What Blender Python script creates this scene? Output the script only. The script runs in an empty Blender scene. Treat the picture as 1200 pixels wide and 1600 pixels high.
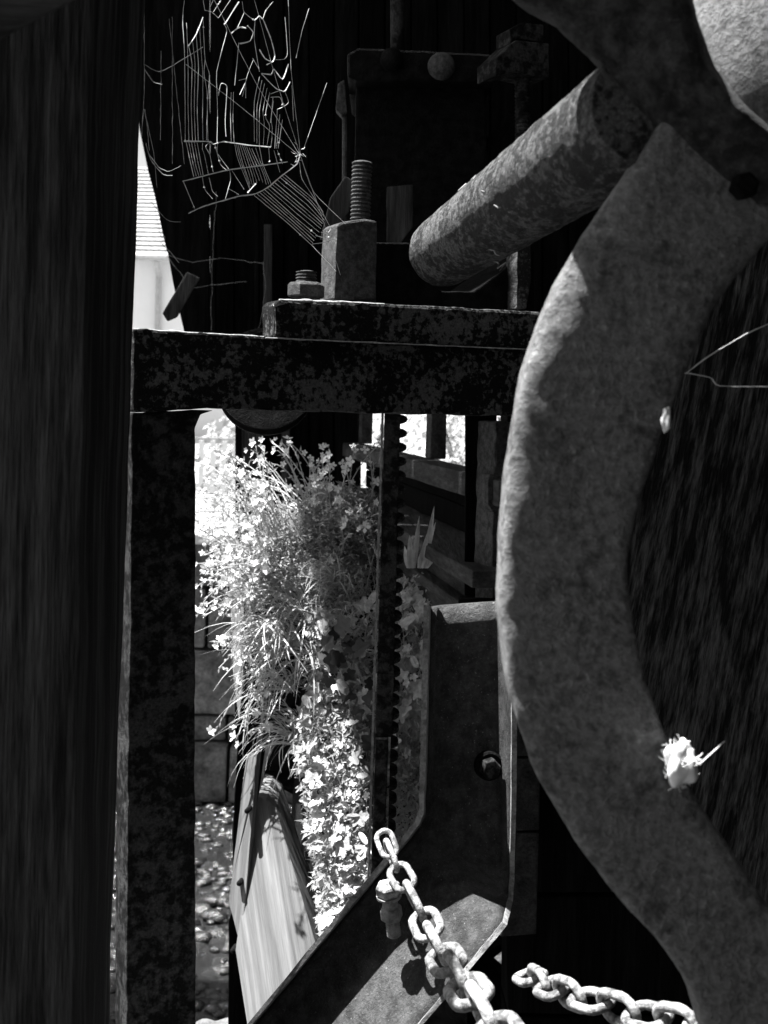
import bpy, bmesh, math, random
from mathutils import Vector, Matrix, noise, Quaternion
random.seed(7)
R = random.uniform
sc = bpy.context.scene
C = sc.collection

# ---------------------------------------------------------------- camera
FPX, HZ, ROLL, H = 1931.0, 640.0, math.radians(1.3), 1.8
ca, sa = math.cos(ROLL), math.sin(ROLL)
cd = bpy.data.cameras.new('camera'); cam = bpy.data.objects.new('camera', cd); C.objects.link(cam)
cd.sensor_fit = 'VERTICAL'; cd.sensor_height = 36; cd.lens = 36 * FPX / 1600
cd.shift_y = -(800 - HZ) / 1600
cd.clip_start = 0.02; cd.clip_end = 1000
cam.matrix_world = Matrix(((ca, -sa, 0, 0), (0, 0, -1, 0), (sa, ca, 0, H), (0, 0, 0, 1)))
cd.dof.use_dof = True; cd.dof.focus_distance = 1.55; cd.dof.aperture_fstop = 12
sc.camera = cam

# ---------------------------------------------------------------- light
SUN = Vector((-0.33, 0.04, 0.945)).normalized()
w = bpy.data.worlds.new('World'); sc.world = w; w.use_nodes = True
nt = w.node_tree; nt.nodes.clear()
sky = nt.nodes.new('ShaderNodeTexSky'); sky.sky_type = 'NISHITA'; sky.sun_disc = False
sky.sun_elevation = math.asin(SUN.z); sky.sun_rotation = math.atan2(SUN.x, SUN.y)
bw = nt.nodes.new('ShaderNodeRGBToBW'); bg = nt.nodes.new('ShaderNodeBackground'); wo = nt.nodes.new('ShaderNodeOutputWorld')
bg.inputs[1].default_value = 0.05
nt.links.new(sky.outputs[0], bw.inputs[0]); nt.links.new(bw.outputs[0], bg.inputs[0]); nt.links.new(bg.outputs[0], wo.inputs[0])
ld = bpy.data.lights.new('sun', 'SUN'); lo = bpy.data.objects.new('sun', ld); C.objects.link(lo)
ld.energy = 5.0; ld.angle = math.radians(0.5); lo.rotation_euler = SUN.to_track_quat('Z', 'Y').to_euler(); lo.location = (-3, -1, 6)
sc.view_settings.view_transform = 'Standard'; sc.view_settings.look = 'None'
sc.view_settings.exposure = 2.1; sc.view_settings.gamma = 1
sc.render.engine = 'CYCLES'
sc.cycles.use_denoising = True
sc.cycles.max_bounces = 6; sc.cycles.diffuse_bounces = 3; sc.cycles.glossy_bounces = 2; sc.cycles.transmission_bounces = 3
sc.cycles.sample_clamp_indirect = 4

# ---------------------------------------------------------------- helpers
def P(u, v, Y):
    X = (u - 600) / FPX; Z = -(v - HZ) / FPX
    return Vector(((X * ca - Z * sa) * Y, Y, H + (X * sa + Z * ca) * Y))
YAW = math.radians(25)
E1 = Vector((math.cos(YAW), math.sin(YAW), 0)); E2 = Vector((-math.sin(YAW), math.cos(YAW), 0)); E3 = Vector((0, 0, 1))
F0 = P(210, 580, 1.45); CAM = Vector((0, 0, H))
def PF(u, v, off=0.0):
    d = P(u, v, 1) - CAM
    return CAM + d * (((F0 + E2 * off) - CAM).dot(E2) / d.dot(E2))

class MB:
    def __init__(s): s.v = []; s.f = []
    def add(s, vs, fs):
        b = len(s.v); s.v += [Vector(x) for x in vs]; s.f += [tuple(i + b for i in f) for f in fs]; return s
    def box(s, c, sx, sy, sz, rot=None):
        c = Vector(c); vs = []
        for z in (-1, 1):
            for y in (-1, 1):
                for x in (-1, 1):
                    p = Vector((x * sx / 2, y * sy / 2, z * sz / 2))
                    vs.append(c + (rot @ p if rot else p))
        return s.add(vs, [(0, 2, 3, 1), (4, 5, 7, 6), (0, 1, 5, 4), (2, 6, 7, 3), (0, 4, 6, 2), (1, 3, 7, 5)])
    def prism(s, pts, ext, jit=0.0, seg=None):
        pts = [Vector(p) for p in pts]
        if seg:
            q = []
            for i, a in enumerate(pts):
                b = pts[(i + 1) % len(pts)]; n = max(1, int((b - a).length / seg))
                for k in range(n): q.append(a.lerp(b, k / n))
            pts = q
        if jit: pts = [p + noise.noise_vector(p * 40) * jit + noise.noise_vector(p * 150) * jit * .6 for p in pts]
        n = len(pts); ext = Vector(ext)
        return s.add(pts + [p + ext for p in pts], [tuple(range(n)), tuple(range(2 * n - 1, n - 1, -1))] +
                     [(i, i + n, (i + 1) % n + n, (i + 1) % n) for i in range(n)])
    def tube(s, pts, r, n=6, cap=True):
        pts = [Vector(p) for p in pts]; m = len(pts)
        rs = r if isinstance(r, (list, tuple)) else [r] * m
        up = None; vs = []
        for i in range(m):
            t = (pts[min(i + 1, m - 1)] - pts[max(i - 1, 0)])
            t = t.normalized() if t.length > 1e-9 else Vector((0, 0, 1))
            if up is None: up = t.orthogonal().normalized()
            up = (up - t * up.dot(t)); up = up.normalized() if up.length > 1e-6 else t.orthogonal().normalized()
            b = t.cross(up)
            for k in range(n):
                a = 2 * math.pi * k / n; vs.append(pts[i] + (up * math.cos(a) + b * math.sin(a)) * rs[i])
        fs = [(i * n + k, i * n + (k + 1) % n, (i + 1) * n + (k + 1) % n, (i + 1) * n + k) for i in range(m - 1) for k in range(n)]
        if cap and n > 2: fs += [tuple(range(n - 1, -1, -1)), tuple((m - 1) * n + k for k in range(n))]
        return s.add(vs, fs)
    def lathe(s, p0, axis, prof, n=24):
        ax = Vector(axis).normalized(); p0 = Vector(p0)
        return s.tube_prof(p0, ax, prof, n)
    def tube_prof(s, p0, ax, prof, n):
        up = ax.orthogonal().normalized(); b = ax.cross(up); vs = []
        for t, r in prof:
            for k in range(n):
                a = 2 * math.pi * (k + .5) / n; vs.append(p0 + ax * t + (up * math.cos(a) + b * math.sin(a)) * r)
        m = len(prof)
        fs = [(i * n + k, i * n + (k + 1) % n, (i + 1) * n + (k + 1) % n, (i + 1) * n + k) for i in range(m - 1) for k in range(n)]
        fs += [tuple(range(n - 1, -1, -1)), tuple((m - 1) * n + k for k in range(n))]
        return s.add(vs, fs)
    def mesh(s, name, mat, org=Vector((0, 0, 0)), smooth=False):
        me = bpy.data.meshes.new(name); me.from_pydata([v - org for v in s.v], [], s.f); me.update()
        bm = bmesh.new(); bm.from_mesh(me); bmesh.ops.recalc_face_normals(bm, faces=bm.faces); bm.to_mesh(me); bm.free()
        if smooth: me.polygons.foreach_set('use_smooth', [True] * len(me.polygons))
        me.materials.append(mat); return me
    def build(s, name, mat, parent=None, smooth=False, bevel=0, rough=0, cuts=0, angle=None, rscale=12):
        org = parent_org(parent) if parent else Vector((0, 0, 0))
        me = s.mesh(name, mat, org, smooth)
        if bevel or cuts or rough:
            bm = bmesh.new(); bm.from_mesh(me)
            if bevel:
                es = [e for e in bm.edges if len(e.link_faces) == 2 and e.calc_face_angle(0) > math.radians(25)]
                bmesh.ops.bevel(bm, geom=es, offset=bevel, segments=2, affect='EDGES', profile=.6)
            if cuts:
                for _ in range(12):
                    es = [e for e in bm.edges if e.calc_length() > cuts]
                    if not es: break
                    bmesh.ops.subdivide_edges(bm, edges=es, cuts=1)
                    bmesh.ops.triangulate(bm, faces=[f for f in bm.faces if len(f.verts) > 4])
            if rough:
                for vv in bm.verts:
                    q = (vv.co + org)
                    vv.co += (noise.noise_vector(q * rscale) + noise.noise_vector(q * rscale * 4) * .45) * rough
            bm.to_mesh(me); bm.free()
        if angle:
            me.polygons.foreach_set('use_smooth', [True] * len(me.polygons))
            me.set_sharp_from_angle(angle=math.radians(angle))
        o = bpy.data.objects.new(name, me); C.objects.link(o)
        if parent: o.parent = parent
        return o
def parent_org(o):
    v = Vector((0, 0, 0))
    while o: v += o.location; o = o.parent
    return v
def build_aligned(b, name, m, parent, axis, **kw):
    q = axis.to_track_quat('Z', 'X'); inv = q.to_matrix().inverted(); org = parent_org(parent)
    b.v = [inv @ (v - org) + org for v in b.v]; o = b.build(name, m, parent, **kw); o.rotation_mode = 'QUATERNION'; o.rotation_quaternion = q; return o
def tag(o, label, cat, group=None, kind=None):
    if label: o['label'] = label
    if cat: o['category'] = cat
    if group: o['group'] = group
    if kind: o['kind'] = kind
    return o
def thing(name, label, cat, loc, group=None):
    o = bpy.data.objects.new(name, None); C.objects.link(o); o.location = loc; o.empty_display_size = .05
    return tag(o, label, cat, group)
def inst(name, me, parent, loc, rot=None, scale=1.0):
    o = bpy.data.objects.new(name, me); C.objects.link(o)
    org = Vector((0, 0, 0))
    if parent: o.parent = parent; org = parent_org(parent)
    o.location = Vector(loc) - org
    if rot is not None:
        o.rotation_mode = 'QUATERNION'; o.rotation_quaternion = rot
    o.scale = (scale,) * 3 if not isinstance(scale, tuple) else scale
    return o
def structure(o): o['kind'] = 'structure'; return o

# ---------------------------------------------------------------- materials
def mat(name, dark, light, scale=25, lo=.4, hi=.62, rough=.8, bump=.004, bscale=90, stretch=(1, 1, 1), fine=.35,
        speck=0, sscale=400, trans=0, rnd=0, spec=.3, rot=(0, 0, 0), metallic=0, patch=0, pscale=14):
    m = bpy.data.materials.new(name); m.use_nodes = True; t = m.node_tree; t.nodes.clear()
    N = t.nodes.new; L = t.links.new
    tc = N('ShaderNodeTexCoord'); mp = N('ShaderNodeMapping'); mp.inputs['Scale'].default_value = stretch; mp.inputs['Rotation'].default_value = rot
    L(tc.outputs['Object'], mp.inputs[0])
    oi = N('ShaderNodeObjectInfo')
    off = N('ShaderNodeVectorMath'); off.operation = 'ADD'
    sclr = N('ShaderNodeMath'); sclr.operation = 'MULTIPLY'; sclr.inputs[1].default_value = 17.0 if rnd else 0.0
    L(oi.outputs['Random'], sclr.inputs[0]); L(mp.outputs[0], off.inputs[0]); L(sclr.outputs[0], off.inputs[1])
    vec = off.outputs[0]
    n1 = N('ShaderNodeTexNoise'); n1.inputs['Scale'].default_value = scale; n1.inputs['Detail'].default_value = 9; n1.inputs['Roughness'].default_value = .62
    L(vec, n1.inputs['Vector'])
    r1 = N('ShaderNodeMapRange'); r1.inputs[1].default_value = lo; r1.inputs[2].default_value = hi
    if patch:
        nb = N('ShaderNodeTexNoise'); nb.inputs['Scale'].default_value = pscale; nb.inputs['Detail'].default_value = 4; L(vec, nb.inputs['Vector'])
        pm = N('ShaderNodeMath'); pm.operation = 'MULTIPLY_ADD'; pm.inputs[1].default_value = patch; pm.inputs[2].default_value = -.5 * patch; L(nb.outputs[0], pm.inputs[0])
        pa = N('ShaderNodeMath'); pa.operation = 'ADD'; L(n1.outputs[0], pa.inputs[0]); L(pm.outputs[0], pa.inputs[1]); L(pa.outputs[0], r1.inputs[0])
    else: L(n1.outputs[0], r1.inputs[0])
    mx = N('ShaderNodeMix'); mx.data_type = 'FLOAT'; mx.inputs[2].default_value = dark; mx.inputs[3].default_value = light
    L(r1.outputs[0], mx.inputs[0])
    n2 = N('ShaderNodeTexNoise'); n2.inputs['Scale'].default_value = bscale; n2.inputs['Detail'].default_value = 7; n2.inputs['Roughness'].default_value = .7
    L(vec, n2.inputs['Vector'])
    r2 = N('ShaderNodeMapRange'); r2.inputs[1].default_value = .3; r2.inputs[2].default_value = .7; r2.inputs[3].default_value = 1 - fine; r2.inputs[4].default_value = 1 + fine
    L(n2.outputs[0], r2.inputs[0])
    mu = N('ShaderNodeMath'); mu.operation = 'MULTIPLY'; L(mx.outputs[0], mu.inputs[0]); L(r2.outputs[0], mu.inputs[1])
    val = mu.outputs[0]
    if rnd:
        rr = N('ShaderNodeMapRange'); rr.inputs[3].default_value = 1 - rnd; rr.inputs[4].default_value = 1 + rnd; L(oi.outputs['Random'], rr.inputs[0])
        m3 = N('ShaderNodeMath'); m3.operation = 'MULTIPLY'; L(val, m3.inputs[0]); L(rr.outputs[0], m3.inputs[1]); val = m3.outputs[0]
    if speck:
        n3 = N('ShaderNodeTexNoise'); n3.inputs['Scale'].default_value = sscale; n3.inputs['Detail'].default_value = 3; L(vec, n3.inputs['Vector'])
        r3 = N('ShaderNodeMapRange'); r3.inputs[1].default_value = .66; r3.inputs[2].default_value = .74; r3.inputs[4].default_value = speck; L(n3.outputs[0], r3.inputs[0])
        m4 = N('ShaderNodeMath'); m4.operation = 'ADD'; L(val, m4.inputs[0]); L(r3.outputs[0], m4.inputs[1]); val = m4.outputs[0]
    out = N('ShaderNodeOutputMaterial')
    bs = N('ShaderNodeBsdfPrincipled'); bs.inputs['Roughness'].default_value = rough; bs.inputs['Specular IOR Level'].default_value = spec
    bs.inputs['Metallic'].default_value = metallic
    L(val, bs.inputs['Base Color'])
    if bump:
        ad = N('ShaderNodeMath'); ad.operation = 'MULTIPLY_ADD'; ad.inputs[1].default_value = .6; L(n1.outputs[0], ad.inputs[0]); L(n2.outputs[0], ad.inputs[2])
        bp = N('ShaderNodeBump'); bp.inputs['Strength'].default_value = 1; bp.inputs['Distance'].default_value = bump
        L(ad.outputs[0], bp.inputs['Height']); L(bp.outputs[0], bs.inputs['Normal'])
    if trans:
        tr = N('ShaderNodeBsdfTranslucent'); L(val, tr.inputs[0]); ms = N('ShaderNodeMixShader'); ms.inputs[0].default_value = trans
        L(bs.outputs[0], ms.inputs[1]); L(tr.outputs[0], ms.inputs[2]); L(ms.outputs[0], out.inputs[0])
    else: L(bs.outputs[0], out.inputs[0])
    return m
M = {}
M['iron'] = mat('rusty dark iron', .007, .11, 120, .5, .58, .85, .005, 330, fine=.6, speck=.06, sscale=300, spec=0.12, patch=.7, pscale=16)
M['iron_leg'] = mat('sooty dark iron', .008, .05, 80, .44, .6, .85, .005, 300, fine=.6, speck=.02, sscale=300, spec=0.08, patch=.7, pscale=18)
M['iron_block'] = mat('cast iron block', .03, .1, 120, .35, .65, .8, .004, 420, fine=.5, patch=.4, pscale=30)
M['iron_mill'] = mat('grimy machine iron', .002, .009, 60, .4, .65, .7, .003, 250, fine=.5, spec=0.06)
M['shaft'] = mat('flaking shaft iron', .015, .12, 150, .46, .6, .8, .008, 330, fine=.8, speck=.2, sscale=420, stretch=(1, .5, 1), patch=.7, pscale=28)
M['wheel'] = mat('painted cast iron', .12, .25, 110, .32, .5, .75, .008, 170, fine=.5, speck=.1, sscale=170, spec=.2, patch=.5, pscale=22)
M['wheel_shaded'] = mat('cast iron with painted shade', .02, .07, 70, .38, .6, .7, .008, 150, fine=.5, speck=.04, sscale=170, spec=0.15, patch=.6, pscale=22)  # darker copy of the wheel iron; upper arm's shade put into the colour
M['channel'] = mat('coated channel steel', .028, .075, 70, .35, .65, .55, .0025, 330, fine=.4, speck=.15, sscale=420, spec=.15, patch=.5, pscale=20)
M['edge'] = mat('worn edge with painted sun line', .12, .34, 90, .35, .6, .6, .002, 330, fine=.4, spec=.5)  # worn steel, made paler to put the sunlit lip into the colour
M['galv'] = mat('galvanised chain steel', .09, .42, 110, .4, .58, .45, .0025, 260, fine=.45, rnd=.3, spec=.6)
M['steel'] = mat('bolt steel', .12, .3, 70, .35, .62, .5, .002, 200)
M['post'] = mat('dark weathered timber', .018, .07, 7, .42, .58, .85, .005, 40, stretch=(10, 10, .45), fine=.75, speck=.03, sscale=60, spec=.08, patch=.4, pscale=1.5)
M['logwood'] = mat('cracked old timber', .02, .15, 10, .42, .6, .85, .014, 40, stretch=(10, 10, 1.1), fine=.8, speck=.08, sscale=50, spec=.1, patch=.4, pscale=1.5)
M['brace'] = mat('grey brace timber', .02, .09, 12, .35, .65, .85, .005, 50, stretch=(.5, 8, 8), fine=.6)
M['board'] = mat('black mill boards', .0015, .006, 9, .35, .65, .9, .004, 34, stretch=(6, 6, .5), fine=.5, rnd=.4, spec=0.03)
M['board_grey'] = mat('greyed mill boards', .02, .07, 9, .35, .65, .9, .004, 34, stretch=(6, 6, .5), fine=.5, rnd=.3, spec=0.1)
M['sawn'] = mat('sun bleached sawn timber', .075, .17, 4, .3, .7, .85, .002, 13, stretch=(9, 9, .35), fine=.45)
M['flume'] = mat('dark flume timber', .025, .07, 8, .35, .65, .85, .004, 30, stretch=(6, .5, 6), fine=.5, spec=0.1)
M['stone'] = mat('sandstone block', .07, .3, 14, .3, .7, .9, .012, 60, fine=.45, rnd=.25)
M['wet'] = mat('wet stream stone', .008, .05, 20, .3, .7, .16, .006, 70, fine=.5, rnd=.5, spec=.8)
M['bed'] = mat('wet gravel bed', .02, .1, 30, .35, .65, .3, .02, 60, fine=.6, spec=.8)
M['soil'] = mat('dark soil', .008, .025, 20, .3, .7, .95, .01, 60, spec=0.05)
M['earth'] = mat('bank turf', .16, .3, 4, .3, .7, .95, .02, 30)
M['render'] = mat('white lime render', .75, .82, 3, .3, .7, .9, .002, 40, fine=.04)
M['tile'] = mat('pale roof tile', .3, .46, 6, .3, .7, .85, .004, 30, fine=.2)
M['trim'] = mat('grey gutter metal', .35, .45, 6, .3, .7, .6, 0, 30)
M['leaf'] = mat('fresh leaf', .28, .48, 30, .3, .7, .5, 0, 90, fine=.25, trans=.35, rnd=.35, spec=.4)
M['leaf_pale'] = mat('pale leaf', .42, .6, 30, .3, .7, .5, 0, 90, fine=.2, trans=.35, rnd=.25, spec=.4)
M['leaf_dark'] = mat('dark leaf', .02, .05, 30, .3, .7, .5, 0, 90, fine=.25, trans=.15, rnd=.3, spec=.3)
M['ivy'] = mat('climber leaf', .22, .45, 60, .3, .7, .4, .001, 120, fine=.3, trans=.25, rnd=.5, spec=.5)
M['ivy_pale'] = mat('pale climber leaf', .4, .65, 60, .3, .7, .4, .001, 120, fine=.3, trans=.25, rnd=.5, spec=.5)  # paler copy of the climber leaf; missing fill light put into the colour
M['stem'] = mat('plant stem', .4, .6, 30, .3, .7, .6, 0, 90, trans=.2)
M['petal'] = mat('white petal', .74, .82, 30, .3, .7, .6, 0, 90, fine=.05, trans=.35)
M['hedge'] = mat('sunny hedge leaf', .4, .6, 10, .3, .7, .5, 0, 40, fine=.3, trans=.4, spec=.3)
M['bark'] = mat('bark', .04, .09, 20, .3, .7, .9, .01, 50)
M['web'] = mat('spider silk', .78, .85, 100, .3, .7, .6, 0, 100, fine=.05)
M['dustweb'] = mat('dusty web', .18, .35, 100, .3, .7, .8, 0, 100, fine=.2)

# ---------------------------------------------------------------- setting
b = MB(); b.add([(-150, -40, 0), (150, -40, 0), (150, 400, 0), (-150, 400, 0)], [(0, 1, 2, 3)])
structure(b.build('stream_bed', M['bed']))
zb = H - .6
b = MB(); b.add([(-150, 5.7, zb), (150, 5.7, zb), (150, 400, zb), (-150, 400, zb), (-150, 5.7, -.2), (150, 5.7, -.2)], [(0, 1, 2, 3), (0, 4, 5, 1)])
structure(b.build('far_bank', M['earth']))
# rippled water film
b = MB(); n = 60; x0, x1, y0, y1 = -4.0, .3, 2.2, 5.5
for j in range(n + 1):
    for i in range(n + 1):
        x = x0 + (x1 - x0) * i / n; y = y0 + (y1 - y0) * j / n
        b.v.append(Vector((x, y, .028 + .012 * noise.noise(Vector((x * 6, y * 4, 0))) + .012 * noise.noise(Vector((x * 20, y * 16, 3))))))
for j in range(n):
    for i in range(n):
        k = j * (n + 1) + i; b.f.append((k, k + 1, k + n + 2, k + n + 1))
mw = mat('stream water', .01, .02, 6, .3, .7, .06, .004, 40, spec=1.0)
structure(b.build('stream_water', mw, smooth=True))

# ---------------------------------------------------------------- left timber post
def lin(a, bb, t): return a + (bb - a) * t
def timber(name, fr, bk, mt, parent=None, label=None, cat=None, **kw):
    """fr/bk: pixel quads (list of (u,v,Y)) for the near and far faces, same order"""
    A = [P(*q) for q in fr]; B = [P(*q) for q in bk]; n = len(A)
    b = MB(); b.add(A + B, [tuple(range(n)), tuple(range(2 * n - 1, n - 1, -1))] + [(i, i + n, (i + 1) % n + n, (i + 1) % n) for i in range(n)])
    o = b.build(name, mt, parent, **kw)
    if label: tag(o, label, cat)
    return o
timber('timber_post', [(-260, -60, .95), (143, -60, .95), (106, 1950, .95), (-300, 1950, .95)],
       [(-230, -60, 1.17), (228, -60, 1.17), (158, 1950, 1.17), (-260, 1950, 1.17)], M['post'],
       label='dark upright timber post at the left edge of the picture', cat='post', bevel=.003, cuts=.03, rough=.0016, angle=35)
timber('timber_brace', [(-160, -40, .72), (-60, 95, .72), (220, -58, .72), (130, -200, .72)][::-1],
       [(-150, -40, .82), (-60, 80, .82), (210, -68, .82), (130, -190, .82)][::-1], M['brace'],
       label='lighter diagonal timber brace crossing the top left corner', cat='brace', bevel=.004, cuts=.03, rough=.001, angle=35)

# ---------------------------------------------------------------- iron frame with bearing
fr = thing('iron_frame', 'rusty dark iron frame with crossbeam carrying the shaft bearing', 'iron frame', PF(255, 1700))
b = MB(); b.prism([PF(208, 513), PF(300, 519), PF(620, 536), PF(1010, 556), PF(1010, 655), PF(800, 650), PF(560, 645), PF(330, 638), PF(208, 645)], E2 * .07, .0018, .012)
b.build('beam', M['iron'], fr, bevel=.0035)
b = MB(); b.prism([PF(206, 652, .002), PF(206, 646.5, .002), PF(335, 641, .002), PF(314, 648, .002), PF(306, 670, .002), PF(305, 1000, .002), PF(307, 1900, .002), PF(197, 1900, .002), PF(199, 1300, .002), PF(204, 900, .002)], E2 * .06, .0016, .012)
b.build('leg', M['iron_leg'], fr, bevel=.002)
b = MB(); b.prism([PF(774, 657, .03), PF(900, 665, .03), PF(900, 1000, .03), PF(768, 1000, .03), PF(771, 820, .03)], E2 * .05, .002, .01)
b.prism([PF(766, 742, .026), PF(790, 745, .026), PF(792, 792, .026), PF(770, 800, .026), PF(762, 788, .026), PF(762, 755, .026)], E2 * .03, .002, .01)
b.build('leg', M['iron_block'], fr, bevel=.002)

br = thing('shaft_bearing', 'cast bearing block bolted on top of the iron crossbeam', 'bearing', PF(600, 530, .05))
b = MB(); b.prism([PF(430, 528, -.012), PF(430, 476, -.012), PF(438, 468, -.012), PF(620, 475, -.012), PF(860, 488, -.012), PF(860, 546, -.012), PF(620, 536, -.012)], E2 * .05, .0012, .012)
b.build('base_plate', M['iron'], br, bevel=.004)
b = MB(); b.prism([PF(530, 532, .039), PF(530, 474, .039), PF(860, 490, .039), PF(860, 546, .039)], E2 * .12); b.build('base_plate', M['iron'], br, bevel=.003)
# square clamp post with stud
b = MB(); b.prism([PF(522, 468, .02), PF(527, 352, .02), PF(534, 346, .02), PF(572, 341, .02), PF(590, 345, .02), PF(588, 470, .02)], E2 * .05, .001, .012)
b.build('clamp_post', M['iron_block'], br, bevel=.003)
def stud(name, p0, p1, r, pitch, m, parent):
    L = (p1 - p0).length; prof = [(0, r * .86)]; k = int(L / pitch)
    for i in range(k):
        t = i * pitch; prof += [(t + pitch * .15, r * .84), (t + pitch * .45, r), (t + pitch * .7, r)]
    prof += [(L - .001, r * .84), (L, r * .6)]
    bb = MB(); bb.lathe(p0, p1 - p0, prof, 20); return bb.build(name, m, parent, angle=60)
stud('threaded_stud', PF(563, 346, .045), PF(566, 252, .045), .0135, .0052, M['iron_block'], br)
# small hex nut and bolt end
def hexnut(name, p, ax, r, h, m, parent, n=6):
    bb = MB(); bb.lathe(p, ax, [(0, r * .94), (h * .12, r), (h * .8, r), (h, r * .86)], n); return bb.build(name, m, parent, bevel=.0008)
p = PF(478, 465, .03)
hexnut('nut', p, E3, .024, .019, M['iron_block'], br)
stud('bolt_end', p + E3 * .018, p + E3 * .034, .0135, .004, M['iron_block'], br)
# saddle
b = MB(); b.prism([PF(588, 476, .045), PF(588, 379, .045), PF(640, 379, .045), PF(652, 425, .045), PF(690, 455, .045), PF(740, 455, .045), PF(790, 420, .045), PF(812, 390, .045), PF(835, 390, .045), PF(835, 492, .045)], E2 * .09, .0008, .012)
b.build('saddle', M['iron_mill'], br, bevel=.002)
b = MB(); b.prism([PF(808, 376, .02), PF(830, 372, .02), PF(830, 440, .02), PF(822, 484, .02), PF(808, 484, .02)], E2 * .03, .0014, .008)
b.build('clamp_post', M['shaft'], br, bevel=.002)
stud('threaded_stud', PF(818, 350, .1), PF(816, 118, .1), .0115, .0055, M['iron_leg'], br)
b = MB(); a1 = .075
b.prism([PF(775, 92, a1), PF(806, 62, a1), PF(858, 68, a1), PF(858, 122, a1), PF(806, 112, a1), PF(775, 118, a1)], E2 * .055, .0006, .01)
b.build('washer_plate', M['iron_leg'], br, bevel=.002)
b = MB(); b.prism([PF(797, 45, a1 + .005), PF(815, 35, a1 + .005), PF(850, 38, a1 + .005), PF(850, 66, a1 + .005), PF(806, 60, a1 + .005), PF(797, 68, a1 + .005)], E2 * .04, .0006, .01)
b.build('nut', M['iron_leg'], br, bevel=.002)

M['crust_and_light'] = mat('dust crust with painted rim light', .25, .5, 80, .35, .65, .95, .003, 300, fine=.5)  # pale dust that also paints sunlight onto the rims
def crust_and_light(name, pts, r, parent):
    b = MB(); q = []
    for i in range(len(pts) - 1):
        n = max(1, int((pts[i + 1] - pts[i]).length / .006))
        q += [pts[i].lerp(pts[i + 1], k / n) for k in range(n)]
    q.append(pts[-1]); b.tube([p + noise.noise_vector(p * 60) * .0007 for p in q], [r * (.55 + .9 * abs(noise.noise(p * 45))) for p in q], 7); return b.build(name, M['crust_and_light'], parent, smooth=True)
crust_and_light('dust_rim_light', [PF(210, 515, .002), PF(300, 520.5, .002), PF(412, 527, .002)], .0022, fr)
crust_and_light('dust_rim_light', [PF(436, 469.5, -.009), PF(520, 472.5, -.009), PF(600, 476, -.009)], .0028, br)
crust_and_light('dust_rim_light', [PF(415, 528, -.012), PF(620, 537, -.012), PF(860, 547.5, -.012)], .0012, br)
b = MB(); b.prism([PF(429.4, 526, -.008), PF(429.4, 478, -.008), PF(429.4, 474, .002), PF(429.4, 472, .034), PF(429.4, 524, .034)], E1 * -.002, .0008, .008); b.build('painted_end_light', M['crust_and_light'], br)  # pale sheet painting sunlight on the base plate's left end
# ---------------------------------------------------------------- shaft
S1, S2 = P(693, 393, 1.52), P(1003, 176, .85)
ax = (S2 - S1); b = MB(); L = ax.length; n = 90; prof = [(-.016, .034), (-.01, .041)]
prof += [((L + .022) * i / n, .043 + .0006 * noise.noise(Vector((i * .6, 0, 0)))) for i in range(n + 1)]
b.lathe(S1, ax, prof, 56)
o = b.build('drive_shaft', M['shaft'], smooth=True, rough=.0011, rscale=80)
tag(o, 'thick flaking iron shaft slanting from the bearing up to the wheel', 'shaft')
# flakes of web and dust stuck on it
b = MB(); axn = ax.normalized(); up = axn.orthogonal().normalized(); bb_ = axn.cross(up)
for k in range(9):
    t = R(.05, .95); a = R(0, 6.28)
    q = [S1 + axn * (L * (t + .012 * i) + 0) + (up * math.cos(a + .1 * i * R(-1, 1)) + bb_ * math.sin(a + .1 * i)) * .0436 for i in range(R(2, 6).__int__() + 2)]
    b.tube(q, [.0004] + [.0008] * (len(q) - 2) + [.0003], 4)
b.build('web_strands', M['dustweb'], o)['kind'] = 'stuff'

# ---------------------------------------------------------------- cast wheel
wh = thing('cast_wheel', 'large out of focus cast iron wheel with curved grey arms at right', 'wheel', P(1060, 210, .86))
def sweep(secs, YL, YR, hd, exp=2.6, sub=5, m=22, ef=None):
    """secs: [(Lu,Lv,Ru,Rv)]"""
    b = MB(); S = []
    for i in range(len(secs) - 1):
        p0 = secs[max(i - 1, 0)]; p1 = secs[i]; p2 = secs[i + 1]; p3 = secs[min(i + 2, len(secs) - 1)]
        for k in range(sub):
            t = k / sub
            S.append([.5 * ((2 * p1[j]) + (-p0[j] + p2[j]) * t + (2 * p0[j] - 5 * p1[j] + 4 * p2[j] - p3[j]) * t * t + (-p0[j] + 3 * p1[j] - 3 * p2[j] + p3[j]) * t ** 3) for j in range(4)])
    S.append(list(secs[-1]))
    for si, s in enumerate(S):
        if ef: exp = ef(si / (len(S) - 1))
        A = P(s[0], s[1], YL); B = P(s[2], s[3], YR); c = (A + B) / 2; h = (B - A) / 2
        for k in range(m):
            a = 2 * math.pi * k / m; cx = math.cos(a); cy = math.sin(a)
            x = math.copysign(abs(cx) ** (2 / exp), cx); y = math.copysign(abs(cy) ** (2 / exp), cy)
            nn = Vector((-h.y, h.x, 0)).normalized() if abs(h.x) > 1e-6 else Vector((0, 1, 0))
            b.v.append(c + h * x + nn * y * hd)
    for i in range(len(S) - 1):
        for k in range(m): b.f.append((i * m + k, i * m + (k + 1) % m, (i + 1) * m + (k + 1) % m, (i + 1) * m + k))
    b.f += [tuple(range(m)), tuple((len(S) - 1) * m + k for k in range(m - 1, -1, -1))]
    return b
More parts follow.
